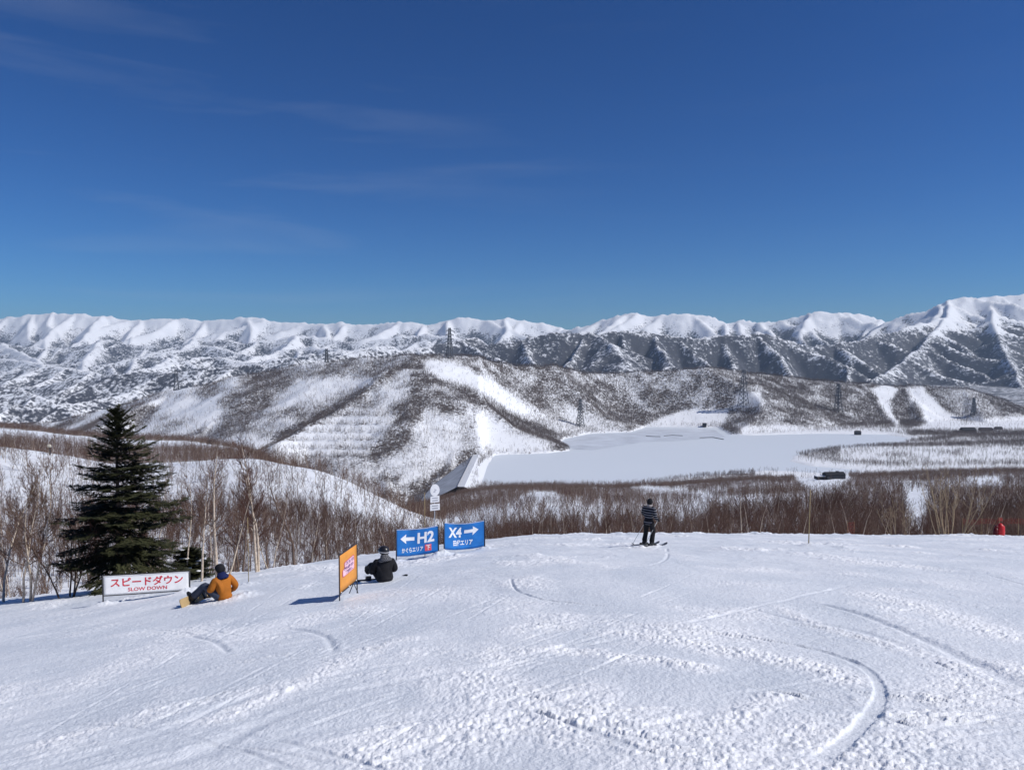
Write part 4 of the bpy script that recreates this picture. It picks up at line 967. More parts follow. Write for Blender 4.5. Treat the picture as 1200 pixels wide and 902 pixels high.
def sheet_mesh(sh, name, m, par, org, nu=24, nv=10, thick=.004):
    V = []; Fc = []
    for off in (0, -thick):
        for j in range(nv + 1):
            for i in range(nu + 1): V.append(sh.pt(i / nu, j / nv, off) - org)
    K = (nu + 1) * (nv + 1)
    for j in range(nv):
        for i in range(nu):
            a = j * (nu + 1) + i; Fc.append((a, a + 1, a + nu + 2, a + nu + 1)); Fc.append((K + a, K + a + nu + 1, K + a + nu + 2, K + a + 1))
    rim = [i for i in range(nu + 1)] + [j * (nu + 1) + nu for j in range(1, nu * 0 + nv + 1)] + [nv * (nu + 1) + i for i in range(nu - 1, -1, -1)] + [j * (nu + 1) for j in range(nv - 1, 0, -1)]
    for q in range(len(rim)): a, b_ = rim[q], rim[(q + 1) % len(rim)]; Fc.append((a, K + a, K + b_, b_))
    mb = MB(); mb.add(V, Fc); return mb.build(name, m, par, True)
def on_sheet(sh, me, u0, v0, u1, v1, name, m, par, org, off=.006, slant=0.):
    """lays a flat mesh on the sheet, fitted to a box in sheet coordinates"""
    co = np.empty(len(me.vertices) * 3, np.float32); me.vertices.foreach_get('co', co); co = co.reshape(-1, 3)
    bm = bmesh.new(); bm.from_mesh(me); bmesh.ops.triangulate(bm, faces=bm.faces[:])
    if len(bm.verts): bmesh.ops.subdivide_edges(bm, edges=[e for e in bm.edges if e.calc_length() > .12 * (co[:, 0].max() - co[:, 0].min())], cuts=1)
    lo = co.min(0); hi = co.max(0)
    for v in bm.verts:
        a = (v.co.x - lo[0]) / (hi[0] - lo[0] + 1e-9); b_ = (v.co.y - lo[1]) / (hi[1] - lo[1] + 1e-9)
        v.co = sh.pt(u0 + (u1 - u0) * a, v0 + (v1 - v0) * b_ + slant * a, off) - org
    m2 = bpy.data.meshes.new(name); bm.to_mesh(m2); bm.free(); return link(name, m2, m, par)
def flat(pts, name='shape'): me = bpy.data.meshes.new(name); me.from_pydata([(a, b_, 0) for a, b_ in pts], [], [tuple(range(len(pts)))]); return me
ARROW_L = [(0, .5), (.42, 1), (.40, .68), (1, .68), (1, .32), (.40, .32), (.42, 0)]; ARROW_R = [(1, .5), (.58, 0), (.60, .32), (0, .32), (0, .68), (.60, .68), (.58, 1)]
def post(par, name, p, z0, z1, r, org, m): mb = MB(); mb.tube([Vector((p[0], p[1], z0)) - org, Vector((p[0], p[1], z1)) - org], r, 8); return mb.build(name, m, par, True)
def zsnow(p): return z_near(p[0], p[1])
def banner(label, pl, Dl, pr, Dr, rows, m, cat, bow, sag, fill, name='banner', post_up=.03, legs=True, rip=.012):
    """rows: top-left, bottom-left, top-right, bottom-right picture rows of the cloth"""
    a = at(pl, Dl); b_ = at(pr, Dr); a.z = zsnow(a); b_.z = zsnow(b_); org = a.copy(); root = empty(name, org, 0, label, cat)
    ztl, zbl, ztr, zbr = P(pl, rows[0], Dl)[2], P(pl, rows[1], Dl)[2], P(pr, rows[2], Dr)[2], P(pr, rows[3], Dr)[2]
    hl = (ztl - zbl + ztr - zbr) / 2
    A = Vector((a.x, a.y, (ztl + zbl) / 2 - hl / 2)); B = Vector((b_.x, b_.y, (ztr + zbr) / 2 - hl / 2)); sh = Sheet(A, B, 0, hl, bow, sag, rip)
    sheet_mesh(sh, 'cloth', m, root, org)
    for q, zt in ((a, ztl), (b_, ztr)): post(root, 'post', q, q.z - .3, zt + post_up, .020, org, M_POST)
    mb = MB()
    for v in (.985,): mb.tube([sh.pt(u, v, .008) - org for u in np.linspace(0, 1, 9)], .006, 5)
    mb.build('cord', M_PRINTW, root)
    fill(sh, root, org); return root
def fill_h2(sh, r, o):
    on_sheet(sh, flat(ARROW_L), .10, .46, .44, .82, 'arrow', M_PRINTW, r, o, slant=-.02)
    on_sheet(sh, text_mesh('H2', 1, .035), .51, .42, .90, .84, 'lettering', M_PRINTW, r, o, slant=.02)
    on_sheet(sh, text_mesh('かぐらエリア', 1, .02), .13, .12, .64, .30, 'lettering', M_PRINTW, r, o, slant=.02)
    on_sheet(sh, flat([(0, 0), (1, 0), (1, 1), (0, 1)]), .68, .12, .83, .36, 'red_square', M_REDP, r, o); on_sheet(sh, text_mesh('下', 1, .02), .705, .15, .805, .33, 'lettering', M_PRINTW, r, o, .010)
def fill_x4(sh, r, o):
    on_sheet(sh, text_mesh('X4', 1, .035), .12, .45, .46, .84, 'lettering', M_PRINTW, r, o, slant=.0)
    on_sheet(sh, flat(ARROW_R), .52, .49, .86, .84, 'arrow', M_PRINTW, r, o, slant=.03)
    on_sheet(sh, text_mesh('田代エリア', 1, .025), .24, .14, .72, .35, 'lettering', M_PRINTW, r, o, slant=.02)
banner('blue cloth banner reading H2 with an arrow pointing left', 464.5, 26.5, 514, 27.2, (620, 652, 615.5, 646), M_BLUE, 'banner', .07, .05, fill_h2, rip=.02)
banner('blue cloth banner reading X4 with an arrow pointing right', 520.5, 27.3, 568, 28.2, (612.5, 643, 609, 640), M_BLUE, 'banner', .12, .08, fill_x4, rip=.022)
def fill_slow(sh, r, o):
    on_sheet(sh, text_mesh('スピードダウン', 1, .02), .085, .40, .92, .88, 'lettering', M_RED, r, o)
    on_sheet(sh, text_mesh('SLOW DOWN', 1, .012), .28, .14, .73, .33, 'lettering', M_RED, r, o)
    mb = MB()
    for v in (-.035, 1.03): mb.tube([sh.pt(u, v, -.01) - o for u in (0, .33, .66, 1)], .014, 6)
    mb.build('rail', M_POST, r)
banner('long white banner with red SLOW DOWN lettering in front of the fir', 121, 21.5, 222.5, 22.5, (675, 697.5, 669.5, 690.5), M_WHITE, 'banner', .0, .004, fill_slow, rip=.006)
def board():
    a = hit(398, 703, 8, 40); d = Vector((.16, 1.0, 0)).normalized(); w = .98
    b_ = a + d * w; b_.z = zsnow(b_); a.z = zsnow(a); org = a.copy(); ztop = P(398, 649.5, a.y)[2]; H = ztop - a.z
    root = empty('signboard', org, 0, 'orange signboard with a pink printed slogan on dark legs', 'sign')
    zb = .15 * H; sh = Sheet(Vector((a.x, a.y, a.z)), Vector((b_.x, b_.y, a.z + .0)), zb, H - .02)
    sheet_mesh(sh, 'panel', M_ORANGE, root, org, 6, 6, .012)
    mb = MB()
    for p in (a, b_): mb.tube([(p.x - org.x, p.y - org.y, min(p.z, a.z) - org.z - .1), (p.x - org.x, p.y - org.y, H + .02)], .013, 6)
    for v in (0, 1): mb.tube([sh.pt(0, v) - org, sh.pt(1, v) - org], .013, 6)
    mb.build('frame', M_POST, root)
    g = MB(); q = b_ + Vector((-.22, .10, 0)); q.z = zsnow(q); g.tube([sh.pt(.97, .1) - org - Vector((.01, 0, 0)), tuple(q - org - Vector((0, 0, .05)))], .010, 6); g.build('leg', M_POST, root)
    g = MB(); q = b_ + Vector((.02, .12, 0)); q.z = zsnow(q); pp = sh.pt(.78, 0) - org; g.tube([pp, tuple(q - org - Vector((0, 0, .05)))], .009, 6); g.build('brace', M_POST, root)
    blob = [(.02, .42), (.02, .05), (.14, 0), (.98, .06), (1, .56), (.96, .98), (.86, 1), (.22, .92), (.16, .86), (.18, .56)]
    on_sheet(sh, flat(blob), .16, .36, .84, .76, 'backing', M_MAG, root, org, .004); on_sheet(sh, flat(blob), .185, .375, .815, .745, 'slogan_field', M_PINK, root, org, .007)
    on_sheet(sh, text_mesh('コスパ！', 1, .03), .33, .63, .78, .715, 'lettering', M_PURPLE, root, org, .010)
    on_sheet(sh, text_mesh('70点の', 1, .03), .24, .515, .76, .60, 'lettering', M_PURPLE, root, org, .010)
    on_sheet(sh, text_mesh('割引．', 1, .03), .33, .405, .72, .49, 'lettering', M_PURPLE, root, org, .010)
    mb = MB()
    for u in (.08, .5, .92): mb.ball(sh.pt(u, .02, .01) - org, .014, 6, 4)
    mb.build('grommet', M_WHITE, root)
board()
# round sign on a pole behind the H2 banner
p = at(509.5, 29.5); p.z = zsnow(p); zt = P(510, 568, p.y)[2]; root = empty('trail_sign', p, 0, 'round white sign over two white plates on a pole behind the H2 banner', 'sign')
root.rotation_euler = (0, 0, rad(30)); s_ = p.y / F; mb = MB(); mb.tube([(0, 0, -.3), (0, 0, zt - p.z)], .022, 8); mb.build('pole', M_STEEL, root, True)
def zr(row): return P(510, row, p.y)[2] - p.z
M_GREYP = mat('grey_print', (.30, .31, .36), .6, .2)
mb = MB(); c = (0, -.03, zr(574)); n = 28; r_ = 6.0 * s_
mb.add([(r_ * math.cos(6.283 * i / n), y_, c[2] + r_ * 1.18 * math.sin(6.283 * i / n)) for y_ in (-.045, -.025) for i in range(n)], [tuple(range(n)), tuple(range(2 * n - 1, n - 1, -1))] + [(i, n + i, n + (i + 1) % n, (i + 1) % n) for i in range(n)]); mb.build('disc', M_WHITE, root)
mb = MB(); mb.box((0, -.048, c[2] - .01), (.018, .004, .13)); mb.box((-.035, -.048, c[2] - .055), (.07, .004, .022)); mb.box((.04, -.048, c[2] + .0), (.05, .004, .018)); mb.build('symbol', M_GREYP, root)
for r0, r1, w_ in ((581, 588.4, 11.6), (590, 597.6, 12.4)):
    mb = MB(); mb.box((0, -.035, (zr(r0) + zr(r1)) / 2), (w_ * s_, .02, zr(r0) - zr(r1))); pl = mb.build('plate', M_WHITE, root)
    mb = MB()
    for q in (.30, .68): mb.box((0, -.048, zr(r0) + (zr(r1) - zr(r0)) * q), (w_ * s_ * .62, .004, .030))
    mb.build('text_line', M_GREYP, root)
def pole(px, D, toprow, r, m, label, name='marker_pole', lean=(0, 0), knots=0, pxt=None):
    p = at(px, D); p.z = zsnow(p) if D < 57 else p.z; zt = P(px, toprow, D)[2] - p.z; root = empty(name, p, 0, label, 'pole')
    mb = MB(); mb.tube([(0, 0, -.3), (lean[0] * .5, lean[1] * .5, zt * .5), (lean[0], lean[1], zt)], [r, r * .9, r * .7], 8); mb.build('shaft', m, root, True)
    if knots:
        mb = MB()
        for k in range(1, knots): mb.tube([(lean[0] * k / knots, lean[1] * k / knots, zt * k / knots - .008), (lean[0] * k / knots, lean[1] * k / knots, zt * k / knots + .008)], r * 1.2, 8)
        mb.build('knot', m, root)
    return root
pole(498, 28.3, 577, .016, M_BAMBOO, 'thin pole standing left of the round sign behind the H2 banner', knots=7)
pole(947.5, 25.5, 573.5, .019, M_BAMBOO, 'lone bamboo pole stuck in the open snow right of the skier', knots=8, lean=(.03, 0))
pole(291.5, 22.5, 606, .012, M_BAMBOO, 'thin bamboo pole right of the person in orange', knots=8)
# post with a lamp on the snow spur, left
p = at(58.5, 345); root = empty('lamp_post', p, 0, 'dark post with a pale cap on the snow spur at left', 'post'); zt = P(58, 523.5, 345)[2] - p.z
mb = MB(); mb.tube([(0, 0, -1), (0, 0, zt)], .42, 8); mb.build('shaft', M_POST, root); mb = MB(); mb.ball((-.25, -.1, zt + .5), (.95, .8, .7), 10, 7); mb.box((0, 0, zt), (1.1, .9, .3)); mb.build('cap', mat('pale_cap', (.66, .62, .50)), root, True)
# red pad and nets on the brow
M_REDPAD = mat('red_vinyl', (.55, .018, .022), .45, .4, (5, .12)); M_NET = mat('red_net', (.24, .035, .028), .7, .2)
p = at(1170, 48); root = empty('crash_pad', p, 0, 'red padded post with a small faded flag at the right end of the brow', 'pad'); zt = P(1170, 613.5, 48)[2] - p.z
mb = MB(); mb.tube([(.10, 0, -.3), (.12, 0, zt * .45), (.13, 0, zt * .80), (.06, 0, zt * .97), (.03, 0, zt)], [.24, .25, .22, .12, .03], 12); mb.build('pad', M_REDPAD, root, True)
mb = MB(); mb.tube([(-.20, -.05, -.3), (-.21, -.05, zt * .45), (-.17, -.03, zt * .72)], [.16, .16, .11], 10); mb.tube([(-.17, -.03, zt * .70), (-.15, -.03, zt * .86)], [.12, .10], 10); mb.build('shaded_side', mat('shaded_red_vinyl', (.10, .005, .008), .5, .3), root, True)  # darker red piece paints in the shaded side of the pad
zm = P(1170, 606.5, 48)[2] - p.z; mb = MB(); mb.tube([(.10, .1, 0), (.10, .1, zm)], .02, 6); mb.build('pole', M_BAMBOO, root); mb = MB(); mb.box((.16, .1, zm - .12), (.24, .02, .22), 0, 0); mb.build('marker', mat('faded_red_flag', (.34, .06, .045), .7), root)
def net(pa, pb, D, r0, r1, label, nx, nz, loose=0):
    a = at(pa, D); b_ = at(pb, D); root = empty('safety_net', a, 0, label, 'net'); za = P(pa, r0, D)[2] - a.z; zb_ = P(pa, r1, D)[2] - a.z; rnd = random.Random(pa); mb = MB()
    for i in range(nx + 1): x_ = (b_.x - a.x) * i / nx; mb.tube([(x_, 0, zb_), (x_ + .02, 0, za)], .008, 3, False)
    for j in range(nz + 1): z_ = zb_ + (za - zb_) * j / nz; mb.tube([((b_.x - a.x) * i / 12, 0, z_ - .05 * math.sin(i * 1.3) - (.04 if i % 4 else 0)) for i in range(13)], .011, 3, False)
    mb.build('mesh', M_NET, root)
    for i in range(0, 5):
        if pb - pa < 30 and i % 4: continue
        x_ = (b_.x - a.x) * i / 4; g = MB(); g.tube([(x_, .02, -.4), (x_, .02, za + .08)], .016, 6); g.build('stake', M_BAMBOO, root)
net(1128, 1215, 52, 608, 613, 'sagging red safety net strung between thin stakes at the right end of the brow', 26, 3)
net(993, 1001, 51, 612, 629, 'scrap of red net hanging on a stake in the low scrub', 5, 4)
# ------------------------------------------------------------------ people
def skin(name, joints, edges, root_i, m, par, sub=2):
    """one continuous surface grown over a skeleton: joints = (x, y, z, rx[, ry])"""
    me = bpy.data.meshes.new(name); me.from_pydata([j[:3] for j in joints], edges, []); me.update(); o = link(name, me)
    md = o.modifiers.new('skin', 'SKIN'); md.use_smooth_shade = True; md.branch_smoothing = .4
    for i, j in enumerate(joints): sv = me.skin_vertices[0].data[i]; sv.radius = (j[3], j[4] if len(j) > 4 else j[3]); sv.use_root = (i == root_i)
    ss = o.modifiers.new('sub', 'SUBSURF'); ss.levels = sub; ss.render_levels = sub
    dg = bpy.context.evaluated_depsgraph_get(); dg.update(); m2 = bpy.data.meshes.new_from_object(o.evaluated_get(dg)); o.modifiers.clear(); o.data = m2; bpy.data.meshes.remove(me); m2.name = name; smooth(m2)
    m2.materials.clear(); m2.materials.append(m); o.parent = par; return o
M_SKIN = mat('skin', (.52, .33, .24), .5, .3)
def hand_joints(w, d, side, up, n0, r=.011, curl=.6):
    """wrist w, direction d: palm and five separate bent fingers; returns joints, edges (first joint continues the wrist)"""
    w = Vector(w); d = Vector(d).normalized(); s = Vector(side).normalized(); u = d.cross(s).normalized(); J = []; E = []
    J.append((*(w + d * .05), .034, .020)); E.append((n0 - 1, n0)); palm = n0
    for k, (o, l) in enumerate(((-.030, .062), (-.010, .074), (.010, .070), (.030, .055))):
        a = w + d * .085 + s * o; b_ = a + d * l * .5 - u * l * curl * .25; c = b_ + d * l * .28 - u * l * curl * .5; i = n0 + len(J)
        J += [(*a, r), (*b_, r * .92), (*c, r * .8)]; E += [(palm, i), (i, i + 1), (i + 1, i + 2)]
    a = w + d * .035 - s * .036; b_ = a + d * .035 - s * .022 - u * .012; i = n0 + len(J); J += [(*a, r * 1.1), (*b_, r)]; E += [(palm, i), (i, i + 1)]
    return J, E
def head_mesh(c, rz, par, tilt=0.):
    """face parts (eyes, nose, mouth, ears) as children of the body"""
    c = Vector(c); R3 = Matrix.Rotation(rz, 3, 'Z') @ Matrix.Rotation(tilt, 3, 'X'); f = lambda p: c + R3 @ Vector(p)
    mb = MB()
    for s in (-1, 1): mb.ball(f((s * .033, .088, .01)), .011, 8, 6)
    mb.build('eyes', mat('eye', (.04, .03, .03), .2, .5), par, True)
    mb = MB(); mb.ball(f((0, .093, -.052)), (.024, .010, .007), 8, 5); mb.build('mouth', mat('lips', (.40, .17, .15), .5), par, True)
def body(par, J, arms, legs, head, facing, tilt=0.):
    """J: pelvis, waist, chest, neck; arms: [(shoulder, elbow, wrist, hand dir, palm side)], legs: [(hip, knee, ankle, toe)]"""
    j = [(*J[0], .135, .105), (*J[1], .125, .095), (*J[2], .115, .085), (*J[3], .052, .052)]; e = [(0, 1), (1, 2), (2, 3)]
    h = Vector(head); R3 = Matrix.Rotation(facing, 3, 'Z') @ Matrix.Rotation(tilt, 3, 'X'); F_ = lambda p: tuple(h + R3 @ Vector(p))
    j += [(*F_((0, .0, -.07)), .060, .066), (*F_((0, .0, .0)), .078, .092), (*F_((0, -.005, .075)), .066, .078), (*F_((0, .075, -.045)), .030), (*F_((0, .098, -.018)), .013), (*F_((-.082, 0, 0)), .016), (*F_((.082, 0, 0)), .016)]
    e += [(3, 4), (4, 5), (5, 6), (4, 7), (7, 8), (5, 9), (5, 10)]
    for sh, el, wr, hd, sd_ in arms:
        n = len(j); j += [(*sh, .048), (*el, .040), (*wr, .030, .024)]; e += [(2, n), (n, n + 1), (n + 1, n + 2)]
        J2, E2 = hand_joints(wr, hd, sd_, None, n + 3); j += J2; e += E2
    for hp, kn, an, to in legs:
        n = len(j); j += [(*hp, .080), (*kn, .055), (*mid3(kn, an, .6), .035)]; e += [(0, n), (n, n + 1), (n + 1, n + 2)]
    b = skin('body', j, e, 0, M_SKIN, par, 2); head_mesh(head, facing, b, tilt); return b
def mid3(a, b_, t=.5, off=(0, 0, 0)): return tuple(np.array(a) + (np.array(b_) - np.array(a)) * t + np.array(off))
def jacket(par, J, arms, m, fat=1.0, hem=None, name='jacket', hr=(.205, .165)):
    j = [(*J[0], .185 * fat, .150 * fat), (*J[1], .180 * fat, .145 * fat), (*J[2], .195 * fat, .145 * fat), (*mid3(J[2], J[3], .85), .085, .085)]; e = [(0, 1), (1, 2), (2, 3)]
    if hem: j[0] = (*hem, hr[0] * fat, hr[1] * fat)
    for sh, el, wr, hd, sd_ in arms:
        n = len(j); j += [(*sh, .092 * fat), (*mid3(sh, el), .084 * fat), (*el, .074 * fat), (*mid3(el, wr, .55), .064 * fat), (*mid3(el, wr, .96), .052 * fat)]; e += [(2, n)] + [(n + q, n + q + 1) for q in range(4)]
    return skin(name, j, e, 1, m, par)
def trousers(par, pel, legs, m, fat=1.0):
    mb = MB()
    for hp, kn, an, to in legs:
        P_ = [Vector(mid3(hp, pel, .35)), Vector(hp), Vector(mid3(hp, kn, .5)), Vector(mid3(hp, kn, .88)), Vector(kn), Vector(mid3(kn, an, .12)), Vector(mid3(kn, an, .5)), Vector(mid3(kn, an, .9)), Vector(mid3(kn, an, .97))]
        P_[4] = P_[4] * .6 + (P_[3] + P_[5]) * .2
        mb.tube(P_, [q * fat for q in (.095, .108, .100, .090, .086, .084, .084, .092, .088)], 12)
    mb.ball(Vector(pel) + Vector((0, 0, .0)), (.175 * fat, .145 * fat, .125 * fat), 16, 10)
    return mb.build('trousers', m, par, True)
def boots(par, legs, m):
    for hp, kn, an, to in legs:
        mb = MB(); a, t = Vector(an), Vector(to); d = (t - a); d = d.normalized(); sh_ = (Vector(kn) - a).normalized(); low = a - sh_ * .055
        mb.tube([Vector(mid3(an, kn, .42)), Vector(mid3(an, kn, .2)), a, low], [.068, .072, .074, .060], 12)
        mb.tube([low - d * .085 + sh_ * .012, low - d * .05 + sh_ * .01, low + d * .05 + sh_ * .008, low + d * .14, low + d * .19], [.040, .058, .060, .050, .026], 12)
        mb.build('boot', m, par, True)
def gloves(par, arms, m):
    for sh, el, wr, hd, sd_ in arms:
        j = [(*mid3(wr, el, .20), .050), (*wr, .042, .034)]; J2, E2 = hand_joints(wr, hd, sd_, None, 2, .0165); skin('glove', j + J2, [(0, 1)] + E2, 0, m, par, 1)
def cap_mesh(par, name, c, rz, tilt, m, r=(.105, .122, .13), cut=-.25, extra=None):
    c = Vector(c); R3 = Matrix.Rotation(rz, 3, 'Z') @ Matrix.Rotation(tilt, 3, 'X'); mb = MB(); V = []; Fc = []; nu, nv = 20, 9
    for sgn in (1.0, .93):
        for q in range(nv + 1):
            ph = (math.pi / 2 - cut) * q / nv + (0 if True else 0)
            for i in range(nu):
                th = 6.283 * i / nu; dz = math.cos(ph); front = max(0, math.sin(th)) * .35 * (q / nv) ** 2
                V.append(c + R3 @ Vector((math.sin(ph) * math.cos(th) * r[0], math.sin(ph) * math.sin(th) * r[1], (dz + front) * r[2])) * sgn)
    K = nu * (nv + 1)
    for q in range(nv):
        for i in range(nu): a, b_ = q * nu + i, q * nu + (i + 1) % nu; Fc.append((a, a + nu, b_ + nu, b_)); Fc.append((K + a, K + b_, K + b_ + nu, K + a + nu))
    for i in range(nu): a, b_ = nv * nu + i, nv * nu + (i + 1) % nu; Fc.append((a, K + a, K + b_, b_))
    mb.add(V, Fc); return mb.build(name, m, par, True)
def cuff(par, name, c0, c1, r0, r1, m, n=16, bulge=.02):
    c0 = Vector(c0); c1 = Vector(c1); mb = MB(); mb.tube([c0, c0.lerp(c1, .3), c0.lerp(c1, .7), c1], [r0, r0 + bulge, r1 + bulge, r1], n, True); return mb.build(name, m, par, True)
def snowboard(loc, rx, ry, rz, top, base, label, L_=1.5, wd=.27):
    root = empty('snowboard', loc, 0, label, 'snowboard'); root.rotation_euler = (rx, ry, rz); n = 40; rim = []
    def halfw(t): a = abs(t); return wd / 2 * ((1 - ((a - .78) / .22) ** 2) ** .5 if a > .78 else 1 - .12 * (1 - (a / .78) ** 2))
    ts = [-1 + 2 * i / n for i in range(n + 1)]
    def zc(t): a = abs(t); return .09 * max(0, (a - .72) / .28) ** 1.7
    for nm, z0, z1, m in (('deck', .004, .011, top), ('base', -.001, .0035, base)):
        mb = MB(); V = []; Fc = []
        for z_ in (z0, z1):
            for t in ts: V += [(t * L_ / 2, -halfw(t) - .002, zc(t) + z_), (t * L_ / 2, halfw(t) + .002, zc(t) + z_)]
        K = 2 * (n + 1)
        for i in range(n): a = 2 * i; Fc += [(a, a + 1, a + 3, a + 2), (K + a, K + a + 2, K + a + 3, K + a + 1), (a, a + 2, K + a + 2, K + a), (a + 1, K + a + 1, K + a + 3, a + 3)]
        Fc += [(0, K, K + 1, 1), (2 * n, 2 * n + 1, K + 2 * n + 1, K + 2 * n)]; mb.add(V, Fc); mb.build(nm, m, root)
    for s in (-1, 1):
        mb = MB(); mb.box((s * .25, 0, .022), (.12, .25, .02)); mb.box((s * .25, -.115, .10), (.13, .02, .17), 0, .25); mb.tube([(s * .25 - .06, .06, .02), (s * .25 - .06, .05, .11), (s * .25 + .06, .05, .11), (s * .25 + .06, .06, .02)], .012, 5); mb.build('binding', M_POST, root)
    return root
M_OJ = mat('orange_jacket', (.38, .125, .014), .7, .2, (5, .16), (9, .5)); M_NAVY = mat('navy_fleece', (.012, .018, .075), .8, .15, (8, .2)); M_BLK = mat('black_cloth', (.012, .012, .015), .75, .2, (8, .25), (9, .5)); M_SLATE = mat('slate_trousers', (.045, .055, .085), .75, .2, (8, .2), (9, .5)); M_BOOT = mat('black_boot', (.014, .014, .016), .5, .35)
M_TANB = mat('tan_board', (.42, .30, .15), .5, .4, (4, .15)); M_BASEB = mat('dark_base', (.03, .03, .035), .4, .4); M_HELM = mat('black_helmet', (.015, .015, .018), .35, .5); M_GOG = mat('goggle_lens', (.05, .05, .07), .12, .6); M_LENSF = mat('silver_frame', (.55, .55, .58), .4, .5); M_HAIR = mat('dark_hair', (.015, .012, .010), .6, .3)
def plaid():
    m = mat('grey_plaid', (.12, .12, .13), .85, .1, (8, .2)); t = m.node_tree; b = t.nodes['Principled BSDF']; g = t.nodes.new('ShaderNodeTexCoord'); ck = t.nodes.new('ShaderNodeTexChecker'); ck.inputs['Scale'].default_value = 44; ck.inputs[1].default_value = (.16, .16, .17, 1); ck.inputs[2].default_value = (.055, .055, .06, 1)
    t.links.new(g.outputs['Object'], ck.inputs[0]); t.links.new(ck.outputs[0], b.inputs['Base Color']); return m
def stripes():
    """knitted bands round the trunk and sleeves: dark ground, grey rings"""
    m = mat('striped_jacket', (.02, .02, .03), .85, .1); t = m.node_tree; b = t.nodes['Principled BSDF']; g = t.nodes.new('ShaderNodeTexCoord'); sx = t.nodes.new('ShaderNodeSeparateXYZ'); mu = t.nodes.new('ShaderNodeMath'); mu.operation = 'MULTIPLY'; mu.inputs[1].default_value = 11.5
    fr = t.nodes.new('ShaderNodeMath'); fr.operation = 'FRACT'; gt = t.nodes.new('ShaderNodeMath'); gt.operation = 'GREATER_THAN'; gt.inputs[1].default_value = .68; mx = t.nodes.new('ShaderNodeMixRGB'); mx.inputs[1].default_value = (.014, .014, .022, 1); mx.inputs[2].default_value = (.21, .21, .23, 1)
    for a, c in ((g.outputs['Object'], sx.inputs[0]), (sx.outputs[2], mu.inputs[0]), (mu.outputs[0], fr.inputs[0]), (fr.outputs[0], gt.inputs[0]), (gt.outputs[0], mx.inputs[0]), (mx.outputs[0], b.inputs['Base Color'])): t.links.new(a, c)
    return m
# --- person in orange, seated, seen from behind
p = hit(263, 704.5, 8, 40); p.z = zsnow(p) - .02; th = rad(62); who = empty('person', p, th, 'person in an orange jacket and dark beanie sitting on the snow', 'person')
J = [(0, -.02, .13), (0, .03, .30), (0, .09, .47), (0, .11, .60)]
arms = [((.19, .07, .52), (.32, -.05, .29), (.36, .14, .12), (.1, .6, -.5), (1, 0, 0)), ((-.19, .09, .52), (-.27, .15, .28), (-.12, .38, .27), (.5, .8, 0), (0, 0, -1))]
legs = [((.10, .05, .12), (.13, .40, .40), (.12, .62, .09), (.13, .72, .18)), ((-.11, .05, .12), (-.22, .40, .36), (-.32, .66, .09), (-.33, .76, .18))]
body(who, J, arms, legs, (0, .14, .715), .35); jacket(who, J, arms, M_OJ, 1.12, (0, -.04, .015)); trousers(who, (0, .0, .12), legs, M_SLATE); boots(who, legs, M_BOOT); gloves(who, arms, M_BLK)
cap_mesh(who, 'beanie', (0, .13, .735), .35, .1, M_BLK, (.108, .122, .125), -.45); cuff(who, 'hood', (0, .045, .51), (0, .10, .66), .135, .085, M_NAVY); cap_mesh(who, 'hair', (0, .125, .715), .35, .1, M_HAIR, (.092, .104, .118), -.75)
R3 = Matrix.Rotation(th, 3, 'Z'); q = p + R3 @ Vector((-.10, .80, 0)); q.z = zsnow(q) + .16
snowboard(q, rad(68), 0, th + rad(16), M_TANB, M_BASEB, 'tan snowboard on edge at the feet of the person in orange')
# --- person in black, seated
p = hit(451, 681, 8, 45); p.z = zsnow(p) - .02; th = rad(16); who = empty('person', p, th, 'person in black with a helmet and grey checked hood sitting beside the orange signboard', 'person')
arms = [((.18, .09, .51), (.27, .16, .26), (.18, .40, .22), (-.5, .8, 0), (0, 0, 1)), ((-.18, .09, .51), (-.28, .16, .26), (-.28, .42, .16), (0, .9, -.2), (1, 0, 0))]
legs = [((.10, .05, .12), (.12, .50, .30), (.14, .80, .11), (.15, .92, .16)), ((-.10, .05, .12), (-.27, .46, .32), (-.33, .78, .11), (-.34, .90, .16))]
body(who, J, arms, legs, (0, .15, .715), .7); jacket(who, J, arms, M_BLK, 1.22, (0, -.04, .015)); trousers(who, (0, 0, .12), legs, M_BLK, 1.05); boots(who, legs, M_BOOT); gloves(who, arms, mat('grey_glove', (.09, .09, .095), .7))
cap_mesh(who, 'helmet', (0, .14, .735), .7, .05, M_HELM, (.122, .140, .135), -.35); cuff(who, 'hood', (0.02, .035, .50), (0, .09, .665), .155, .088, plaid())
mb = MB(); Rg = Matrix.Rotation(.7, 3, 'Z'); mb.tube([Vector((0, .14, .755)) + Rg @ Vector((math.cos(a) * .1215, math.sin(a) * .1395, .012 * math.sin(a) - .02)) for a in np.linspace(0, 6.283, 25)], .010, 6, False); mb.build('goggle_strap', M_LENSF, who, True)
mb = MB(); mb.ball(Vector((0, .14, .745)) + Rg @ Vector((0, .115, 0)), (.075, .055, .042), 14, 8); mb.build('goggles', M_GOG, who, True)
R3 = Matrix.Rotation(th, 3, 'Z'); q = p + R3 @ Vector((-.06, .93, 0)); q.z = zsnow(q) - .01
snowboard(q, rad(6), 0, th, M_BLK, M_BASEB, 'black snowboard lying across the feet of the person in black')
